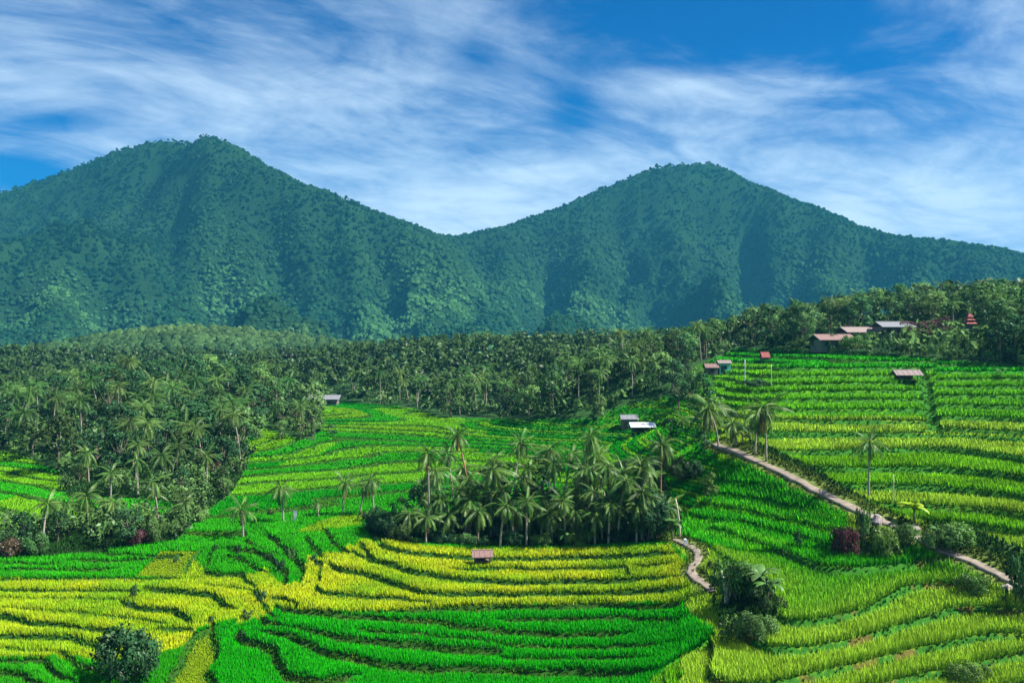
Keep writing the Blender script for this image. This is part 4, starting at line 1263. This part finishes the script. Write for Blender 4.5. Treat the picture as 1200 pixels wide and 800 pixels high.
# the rest of the belt, joined
rest = np.array(rest)
if len(rest):
    vs, fs, ns = [], [], []; off = 0
    protos = []
    for sdd in range(5):
        r_ = random.Random(sdd + 5)
        lobes = [(math.cos(a * 2.4) * 1.9 * r_.random(), math.sin(a * 2.4) * 1.9 * r_.random(), 5 + 4 * r_.random(), 1.2 + .8 * r_.random()) for a in range(7)]
        protos.append(leaf_cloud(lobes, 4.6, .74, sdd + 300))
    pc = [palm_crown(i + 20, 11, 4, .2) for i in range(3)]
    for i in rest:
        s = random.uniform(.8, 1.25)
        V, F, N_ = protos[random.randrange(5)]
        V = rot_z(V * s, random.random() * 6.28) + np.array((x[i], y[i], zz[i]))
        vs.append(V); fs.append(F + off); ns.append(N_); off += len(V)
    o = link('distant_woods', mk_mesh('distant_woods', np.concatenate(vs), np.concatenate(fs), vec=np.concatenate(ns), mats=(M['leaf'],)))
    tag(o, 'far off rows of the forest belt merging into one canopy', None, None, 'stuff')
print('trees', cnt, 'rest', len(rest))

# trees and bushes with a place of their own
T = [(833,585,34,.9,'fresh','slender bushy tree beside the bend of the field left of the path'),
     (822,500,60,.6,'dark','tall dark tree at the field edge left of the upper path'),
     (808,480,45,.8,None,'round green tree at the edge of the wood by the upper path'),
     (700,494,30,.8,None,'small tree beside the white roofed building'),
     (328,514,22,1.2,None,'dark small tree in the clump on the left valley plots'),
     (300,514,20,1.2,None,'left tree of the clump on the left valley plots'),
     (352,514,26,1.0,'fresh','pale green tree at the right end of the clump on the left plots'),
     (388,511,14,1.3,'dark','tiny dark round tree alone right of the clump on the left plots'),
     (795,478,40,.9,'dark','very dark tree left of the tall dark tree at the field edge'),
     (812,462,34,1.0,None,'green tree at the right tip of the forest belt'),
     (838,500,36,.9,None,'leafy tree between the path top palms'),
     (852,505,30,1.1,'dark','dark low tree behind the path top palms'),
     (878,506,30,.9,None,'green tree behind the ragged feathery palm'),
     (822,528,22,1.3,'dark','dark bushy tree left of the start of the path'),
     (785,512,24,1.2,None,'round bushy tree right of the white shed'),
     (870,520,22,1.2,'leaf','spreading bush like tree right at the path top'),
     (1085,400,22,1.3,'red','maroon leaved tree among the village roofs'),
     (1105,398,24,1.2,'red','second maroon leaved tree nearer the red shrine'),
     (1065,398,20,1.3,'red','third maroon leaved tree left of the other two'),
     (28,640,38,1.0,'dark','very dark bushy tree at the left wood edge beside the stout palm'),
     (68,636,34,1.1,'dark','dark spreading tree at the lower left wood edge'),
     (8,650,30,1.0,None,'olive tree at the left border of the picture below the small field')]
for (u_, v_, h_, wd, kd, lab) in T:
    x_, y_, z_ = spot(u_, v_)
    if kd == 'leaf': kd = None
    broad(x_, y_, z_, h_ * px_m(y_) * 1.1, lab, None, kd, wide=wd)
BU = [(155,796,82,62,'dark','large dark round bush standing in the yellow rice at lower left'),
      (157,704,11,18,'dark','small upright dark bush in the yellow terraces, the upper of two'),
      (151,713,12,12,'dark','small low dark bush in the yellow terraces, just below the upright one'),
      (990,640,34,42,'red','maroon round bush below the path on the right slope'),
      (1192,705,34,62,'dark','tall dark columnar bush at the right border by the path'),
      (1203,700,16,44,'rust','rust brown bush behind the columnar one at the right border'),
      (935,636,13,24,'dark','small dark plant alone in the bright green slope rice'),
      (1132,790,44,26,'fresh','loose grassy bush in the lime rice at lower right'),
      (1148,780,30,20,'leaf','grey green weed clump beside the loose grassy bush'),
      (1140,688,40,24,'fresh','light green shrub below the path at the right'),
      (1035,640,44,34,'fresh','leafy green shrub between maroon bush and stone heap'),
      (1062,638,34,26,'leaf','grey green shrub below the yellow banana plant'),
      (1012,634,20,52,'leaf','tall thin green shrub right behind the maroon bush'),
      (1105,645,44,30,'leaf','wide grey green shrub on the path bank'),
      (1125,640,40,26,'fresh','fresh green shrub on the terrace edge above the path'),
      (858,740,40,38,'fresh','green shrub at the lower left of the thicket beside the path bend'),
      (885,742,50,32,'leaf','grey green twiggy shrub at the foot of the thicket by the path bend'),
      (900,716,40,34,'leaf','green shrub at the right of the thicket by the path bend'),
      (868,704,50,46,'fresh','leafy shrub in the middle of the thicket by the path bend'),
      (845,690,30,40,'leaf','shrub at the left of the thicket right beside the path'),
      (832,668,16,16,'leaf','low shrub on the right edge of the path bend'),
      (860,668,26,22,'fresh','light green shrub at the top of the thicket'),
      (316,655,12,14,'dark','small dark bush on the curving terraces, left of the pair'),
      (340,655,14,22,'leaf','taller bush of the pair on the curving terraces'),
      (328,668,16,16,'dark','low dark bush just below the pair on the curving terraces'),
      (368,660,14,14,'dark','dark bush at the top of the yellow bund near the curving terraces'),
      (318,604,10,8,'leaf','little bush below the lone palm with flat fronds'),
      (253,648,7,8,'dark','little dark bush on the bund above the olive plot'),
      (279,652,7,14,'dark','small upright dark bush on the green strip at left'),
      (206,660,10,7,'dark','little dark bush in the olive plot'),
      (250,729,14,10,'dark','dark bush at the top of the narrow olive strip'),
      (290,724,16,12,'dark','dark bush where the yellow and emerald rice meet'),
      (222,744,14,9,'dark','low dark bush at the lower left bund corner'),
      (306,703,16,14,'dark','dark bush on the yellow bund end'),
      (284,748,12,12,'dark','dark bush at the corner of the emerald terrace'),
      (40,650,34,26,'leaf','tangled pale bush at the foot of the stout left palm'),
      (12,652,34,22,'rust','dry brownish bush at the left border'),
      (160,640,30,22,'red','reddish shrub at the lower edge of the left wood'),
      (130,628,34,22,'fresh','bright green shrub in front of the left wood'),
      (180,636,30,30,'leaf','green shrub at the right lower edge of the left wood'),
      (250,562,22,24,'red','dark reddish shrub at the right edge of the left wood'),
      (232,608,26,20,'leaf','green shrub at the right corner of the left wood'),
      (888,446,30,12,'dark','dark low hedge bush below the white post'),
      (1000,408,34,14,'fresh','pale green bush at the top edge of the right terraces')]
for (u_, v_, w_, h_, kd, lab) in BU:
    x_, y_, z_ = spot(u_, v_); s = px_m(y_)
    bush(x_, y_, z_, w_ * s * 1.1, h_ * s * 1.1, lab, kd)
# gardens in front of the village
for (u_, v_, w_, h_, kd, lab) in [(956,409,26,16,'leaf','garden shrub before the left end of the faded pink house'),(972,410,24,12,'dark','dark garden shrub before the middle of the faded pink house'),(990,408,26,17,'fresh','light garden shrub before the right end of the faded pink house'),(1014,406,30,20,'leaf','garden shrub before the pale grey village house'),(1036,406,28,22,'dark','dark garden shrub before the light grey village house'),(1056,404,30,20,'leaf','garden shrub between the light grey house and maroon trees')]:
    x_, y_, z_ = spot(u_, v_); s = px_m(y_)
    bush(x_, y_, z_, min(w_ * s, 3.3), h_ * s, lab, kd)
# row of shrubs along the top of the right terraces
shn = {}
for i in range(34):
    u_ = 905 + i * 9.0 + random.uniform(-3, 3); v_ = np.interp(u_, [900, 1000, 1080, 1200], [410, 412, 419, 428]) - random.uniform(0, 4)
    x_, y_, z_ = spot(u_, v_); s = px_m(y_)
    k_ = random.choice(['leaf', 'leaf', 'dark', 'fresh', 'leaf'])
    q_ = shn.get(k_, 0); shn[k_] = q_ + 1
    bush(x_, y_, z_, random.uniform(12, 20) * s, random.uniform(9, 20) * s, {'leaf': 'green', 'dark': 'dark green', 'fresh': 'light green'}[k_] + ' shrub in the row above the right terraces, ' + ORD[min(q_, 19)], k_, 'shrubs along the top of the right terraces')
# bananas
BA = [(876,690,1.5,'banana plant with broad pale leaves in the thicket by the path bend'),
      (892,700,1.7,'tall banana plant at the centre of the thicket'),
      (902,706,1.3,'lower banana plant at the right of the thicket'),
      (858,680,1.2,'banana plant at the upper left of the thicket beside the path'),
      (1120,640,1.2,'banana plant with flat leaves over the path on the right'),
      (1100,636,1.0,'banana plant left of the one with flat leaves over the path'),
      (788,632,1.5,'bright green banana plant at the right tip of the central grove'),
      (665,640,1.2,'banana plant in front of the grove middle'),
      (690,640,1.1,'banana plant in front of the grove beside the slim pale palm'),
      (1172,438,1.2,'banana plant at the far right top of the terraces'),]
for (u_, v_, s_, lab) in BA:
    x_, y_, z_ = spot(u_, v_); banana(x_, y_, z_, s_ * .66, lab)
x_, y_, z_ = spot(1072, 614); banana(x_, y_, z_, 1.0, 'bright yellow green banana plant on the path bank', yellow=True, leaves=7)

# ------------------------------------------------------------------ huts, roofs, posts
def hut(name, u, v, wpx, depth, label, wallh, roofm, kind='field', rz=0.0, rise=.28, postm='wood', wallm=None, cat='hut', sink=0.0):
    x, y, z = spot(u, v); w = wpx * px_m(y)
    root = thing(name, (x, y, z - sink), label, cat, None, rz)
    hw, hd = w / 2, depth / 2
    o = .12 * w
    if kind == 'field':
        mb = MB(); mb.box(-.06, .06, -.06, .06, -.4, wallh); pm = mb.mesh('post', M[postm])
        for sx in (-1, 1):
            for sy in (-1, 1): link('post', pm, root, (sx * hw * .82, sy * hd * .82, 0))
        mb = MB(); mb.box(-hw * .9, hw * .9, -hd * .9, hd * .9, .42, .52); link('platform', mb.mesh('platform', M[postm]), root)
        mb = MB(); mb.box(-hw * .78, hw * .78, hd * .74, hd * .8, .53, wallh * .96); link('back_wall', mb.mesh('back_wall', M['wood']), root)
    else:
        mb = MB(); mb.box(-hw, hw, -hd, hd, -1.0, wallh); link('wall', mb.mesh('wall', M[wallm]), root)
        nwin = max(1, int(w / 3))
        for i in range(nwin):
            mb = MB(); mb.box(-.4, .4, -.03, .03, -.45, .45); wn = link('window', mb.mesh('window', M['dark']), root, (-hw + w * (i + .7) / (nwin + .4), -hd - .005, wallh * .55))
        mb = MB(); mb.box(-.4, .4, -.03, .03, 0, wallh * .72); link('door', mb.mesh('door', M['wood']), root, (-hw + w * .12 + .4, -hd - .006, .02))
    # gable roof with thickness and sheet edges
    mb = MB(); rz_ = wallh; rh = rise * depth; t = .1
    e = .35
    V = [(-hw-o, -hd-e, rz_-.12), (hw+o, -hd-e, rz_-.12), (hw+o, 0, rz_+rh), (-hw-o, 0, rz_+rh), (hw+o, hd+e, rz_-.12), (-hw-o, hd+e, rz_-.12)]
    V = V + [(a, b, c + t) for a, b, c in V]
    mb.add(V, [(0,1,2,3)[::-1],(3,2,4,5)[::-1],(6,7,8,9),(9,8,10,11),(0,1,7,6),(4,5,11,10),(1,2,8,7),(2,4,10,8),(3,0,6,9),(5,3,9,11)])
    rf = link('roof', mb.mesh('roof', M[roofm]), root)
    mb = MB(); mb.tube([(-hw-o, 0, rz_+rh+t), (hw+o, 0, rz_+rh+t)], .08, 6); link('ridge_cap', mb.mesh('ridge_cap', M[roofm]), rf)
    # corrugation battens on the slope
    nb = max(4, int(w / .7))
    mb = MB()
    mb.tube([(0, -hd-e, rz_-.12+t), (0, 0, rz_+rh+t)], .045, 4)
    bm_ = mb.mesh('sheet_rib', M[roofm])
    for i in range(nb): link('sheet_rib', bm_, rf, (-hw - o + (w + 2 * o) * (i + .5) / nb, 0, 0))
    return root
hut('field_hut', 565, 662, 20, 1.6, 'small open field hut with faded pinkish roof before the palm grove', 1.15, 'pink_roof', rz=.12)
hut('field_hut', 1062, 442, 25, 3.0, 'field hut with weathered grey pink roof at the top of the right terraces', 1.5, 'thatch', rz=-.04)
hut('shed', 752, 506, 24, 3.5, 'long white roofed open shed at the far edge of the plots', 1.7, 'white', rz=.05, rise=.2, cat='shed')
hut('shed', 737, 499, 17, 3.0, 'smaller cream roofed shed behind the white one', 2.2, 'tin', kind='house', wallm='wall', rz=.0, rise=.25, cat='shed')
hut('shed', 381, 474, 30, 5.0, 'long grey blue roof at the forest edge beyond the left plots', 2.2, 'tin', kind='house', wallm='wall', rise=.25, cat='shed')
hut('house', 848, 432, 13, 3.0, 'teal walled hut beside the white post on the hill', 2.4, 'thatch', kind='house', wallm='teal', rise=.2, cat='house')
hut('house', 833, 436, 13, 3.0, 'little house with orange pink roof left of the teal hut', 1.7, 'pink_roof', kind='house', wallm='wall', cat='house')
hut('house', 896, 420, 8, 2.5, 'tiny red roofed house at the top of the right terraces', 1.2, 'red_roof', kind='house', wallm='wall', cat='house', rise=.5)
def far_house(u, Yd, vroof, wpx, depth, label, roofm, rz):
    x = (u - CU) / FPX * Yd; z = CAM_H - (vroof + 6 - CV) / FPX * Yd
    g = gz_at(x, Yd); w = wpx * px_m(Yd)
    root = thing('house', (x, Yd, g), label, 'house', None, rz)
    wallh = max(2.0, z - g); hw, hd = w / 2, depth / 2
    mb = MB(); mb.box(-hw, hw, -hd, hd, -1, wallh); link('wall', mb.mesh('wall', M['wall']), root)
    for i in range(3):
        mb = MB(); mb.box(-.5, .5, -.03, .03, -.5, .5); link('window', mb.mesh('window', M['dark']), root, (-hw + w * (i + .5) / 3, -hd - .01, wallh - 1.1))
    mb = MB(); e = .7; rh = .42 * depth * .5; t = .12
    V = [(-hw-e, -hd-e, wallh-.15), (hw+e, -hd-e, wallh-.15), (hw+e, 0, wallh+rh), (-hw-e, 0, wallh+rh), (hw+e, hd+e, wallh-.15), (-hw-e, hd+e, wallh-.15)]
    V = V + [(a, b, c + t) for a, b, c in V]
    mb.add(V, [(0,1,2,3)[::-1],(3,2,4,5)[::-1],(6,7,8,9),(9,8,10,11),(0,1,7,6),(4,5,11,10),(1,2,8,7),(2,4,10,8),(3,0,6,9),(5,3,9,11)])
    rf = link('roof', mb.mesh('roof', M[roofm]), root)
    mb = MB(); mb.tube([(-hw-e, 0, wallh+rh+t), (hw+e, 0, wallh+rh+t)], .12, 6); link('ridge_cap', mb.mesh('ridge_cap', M[roofm]), rf)
far_house(975, 226, 392, 40, 6, 'long village house with faded pink grey roof above the terraces', 'pink_roof', .12)
far_house(1004, 240, 384, 36, 6, 'village house with pale grey roof behind the faded pink one', 'thatch', .16)
far_house(1046, 236, 377, 36, 6, 'village house with light grey roof left of the maroon trees', 'tin', .1)
# shrine: small stone base with stacked red roofs
Yd = 232; x_ = (1136 - CU) / FPX * Yd; g = gz_at(x_, Yd); ztop = CAM_H - (366 - CV) / FPX * Yd
root = thing('shrine', (x_, Yd, g), 'small red roofed tower shrine with pointed finial among the trees', 'shrine')
hb = max(1.5, ztop - g - 3.0)
mb = MB(); mb.box(-.8, .8, -.8, .8, -1, hb); link('base', mb.mesh('base', M['wall']), root)
for i, (w_, z0, h_) in enumerate(((1.5, 0, .9), (1.15, .95, .8), (.8, 1.8, .9))):
    mb = MB(); z0 += hb
    mb.add([(-w_,-w_,z0),(w_,-w_,z0),(w_,w_,z0),(-w_,w_,z0),(-w_*.3,-w_*.3,z0+h_),(w_*.3,-w_*.3,z0+h_),(w_*.3,w_*.3,z0+h_),(-w_*.3,w_*.3,z0+h_)],
           [(3,2,1,0),(4,5,6,7),(0,1,5,4),(1,2,6,5),(2,3,7,6),(3,0,4,7)])
    link('roof', mb.mesh('roof', M['red_roof']), root)
mb = MB(); mb.tube([(0,0,hb+2.6),(0,0,hb+3.3),(0,0,hb+4.2)], [.12,.07,.02], 6); link('finial', mb.mesh('finial', M['red_roof']), root)

def post(u, vb, vt, r, mat, label, lean=0.0, name='post'):
    x, y, z = spot(u, vb); H = (vb - vt) * px_m(y)
    mb = MB(); n = 5
    mb.tube([(lean * H * (i/(n-1))**2, 0, -.4 + (H + .4) * i/(n-1)) for i in range(n)], [r * (1.15 - .35*i/(n-1)) for i in range(n)], 7)
    o = link(name, mb.mesh(name, M[mat], True), None, (x, y, z), (0, 0, random.uniform(-.2, .2)))
    tag(o, label, 'post'); return o
post(873, 446, 412, .075, 'white', 'stout white post on the upper right terraces')
post(904, 446, 418, .045, 'white', 'thin white post right of the stout one')
post(1047, 582, 548, .06, 'pale', 'weathered pole standing in the right terrace rice')
post(797, 630, 584, .11, 'pale', 'slim bare pale trunk leaning beside the path bend', -.12, 'bare_trunk')['category'] = 'tree trunk'
# white waymark by the path bend
x_, y_, z_ = spot(803, 638)
root = thing('marker_stone', (x_, y_, z_), 'little white marker stone at the top of the path bend', 'marker stone')
mb = MB(); mb.box(-.18, .18, -.12, .12, -.2, .62); link('shaft', mb.mesh('shaft', M['white']), root)
mb = MB(); mb.add([(-.2,-.14,.62),(.2,-.14,.62),(.2,.14,.62),(-.2,.14,.62),(0,0,.82)], [(3,2,1,0),(0,1,4),(1,2,4),(2,3,4),(3,0,4)]); link('cap', mb.mesh('cap', M['white']), root)
# white cloth on a thin pole in the field
x_, y_, z_ = spot(343, 612)
root = thing('field_flag', (x_, y_, z_), 'white cloth strip hanging from a thin pole on the left valley plots', 'flag')
mb = MB(); mb.tube([(0,0,-.3),(0,0,1.8)], .03, 6); link('pole', mb.mesh('pole', M['wood']), root)
n = 7; V = []; F = []
for i in range(n):
    t = i / (n - 1); V += [(.05 + .12*math.sin(t*4), -.04*math.cos(t*5), 1.75 - 1.5*t), (.55 + .1*math.sin(t*4+1), .06*math.sin(t*6), 1.7 - 1.45*t)]
for i in range(n - 1): F.append((2*i, 2*i+1, 2*i+3, 2*i+2))
link('cloth', mk_mesh('cloth', V, np.array(F), smooth=True, mats=(M['white'],)), root)
# stones by the path
def rock(u, v, w, label, mat='stone', h=.8):
    x, y, z = spot(u, v); r_ = np.random.default_rng(int(u))
    th = np.linspace(0, 6.283, 10, endpoint=False); V = []; F = []
    for j, el in enumerate((-.4, .15, .65, 1.1)):
        for t in th:
            rr = math.cos(el) * (.8 + .35 * r_.random())
            V.append((rr * math.cos(t) * w, rr * math.sin(t) * w * .8, math.sin(el) * w * h * (.85 + .3 * r_.random())))
    V.append((0, 0, w * h))
    for j in range(3):
        for k in range(10):
            k2 = (k + 1) % 10; F.append((j*10+k, j*10+k2, (j+1)*10+k2, (j+1)*10+k))
    mb = MB(); mb.add(V, F + [(30+k, 30+(k+1)%10, 40) for k in range(10)])
    tag(link('rock', mb.mesh('rock', M[mat]), None, (x, y, z), (0, 0, random.random())), label, 'rock')
rock(1028, 612, .75, 'pinkish grey stone on the bank beside the path', h=1.3)
rock(1072, 620, .7, 'tan stone below the yellow banana plant', h=.8)
rock(1180, 690, .7, 'pale stone by the columnar bush at the right border')
# dry pale stump by the path bend
x_, y_, z_ = spot(852, 708)
root = thing('dry_stump', (x_, y_, z_), 'pale dry split stump at the lower end of the path bend', 'stump')
mb = MB(); mb.tube([(0,0,-.4),(-.1,0,1.0),(-.35,0,2.4),(-.5,.1,3.2)], [.26,.2,.13,.05], 7); link('trunk', mb.mesh('trunk', M['pale'], True), root)
mb = MB(); mb.tube([(.02,0,.3),(.35,.1,1.2),(.5,.1,2.3)], [.16,.11,.03], 6); link('branch', mb.mesh('branch', M['pale'], True), root)
mb = MB(); mb.tube([(-.1,0,.9),(.05,-.2,1.8),(.1,-.3,2.6)], [.1,.07,.02], 6); link('branch', mb.mesh('branch', M['pale'], True), root)

# ------------------------------------------------------------------ haze
hm, HN, HL = new_mat('haze')
ho = HN.new('ShaderNodeOutputMaterial'); pv = HN.new('ShaderNodeVolumePrincipled')
pv.inputs['Density'].default_value = 0.000105
pv.inputs['Color'].default_value = (.07, .50, .80, 1)
pv.inputs['Anisotropy'].default_value = 0.0
HL.new(pv.outputs[0], ho.inputs['Volume'])
mb = MB(); mb.box(-2600, 2600, -120, 2750, -31, 560)
hz = link('haze', mb.mesh('haze', hm))
tag(hz, 'thin blue haze over the valley', None, None, 'stuff')
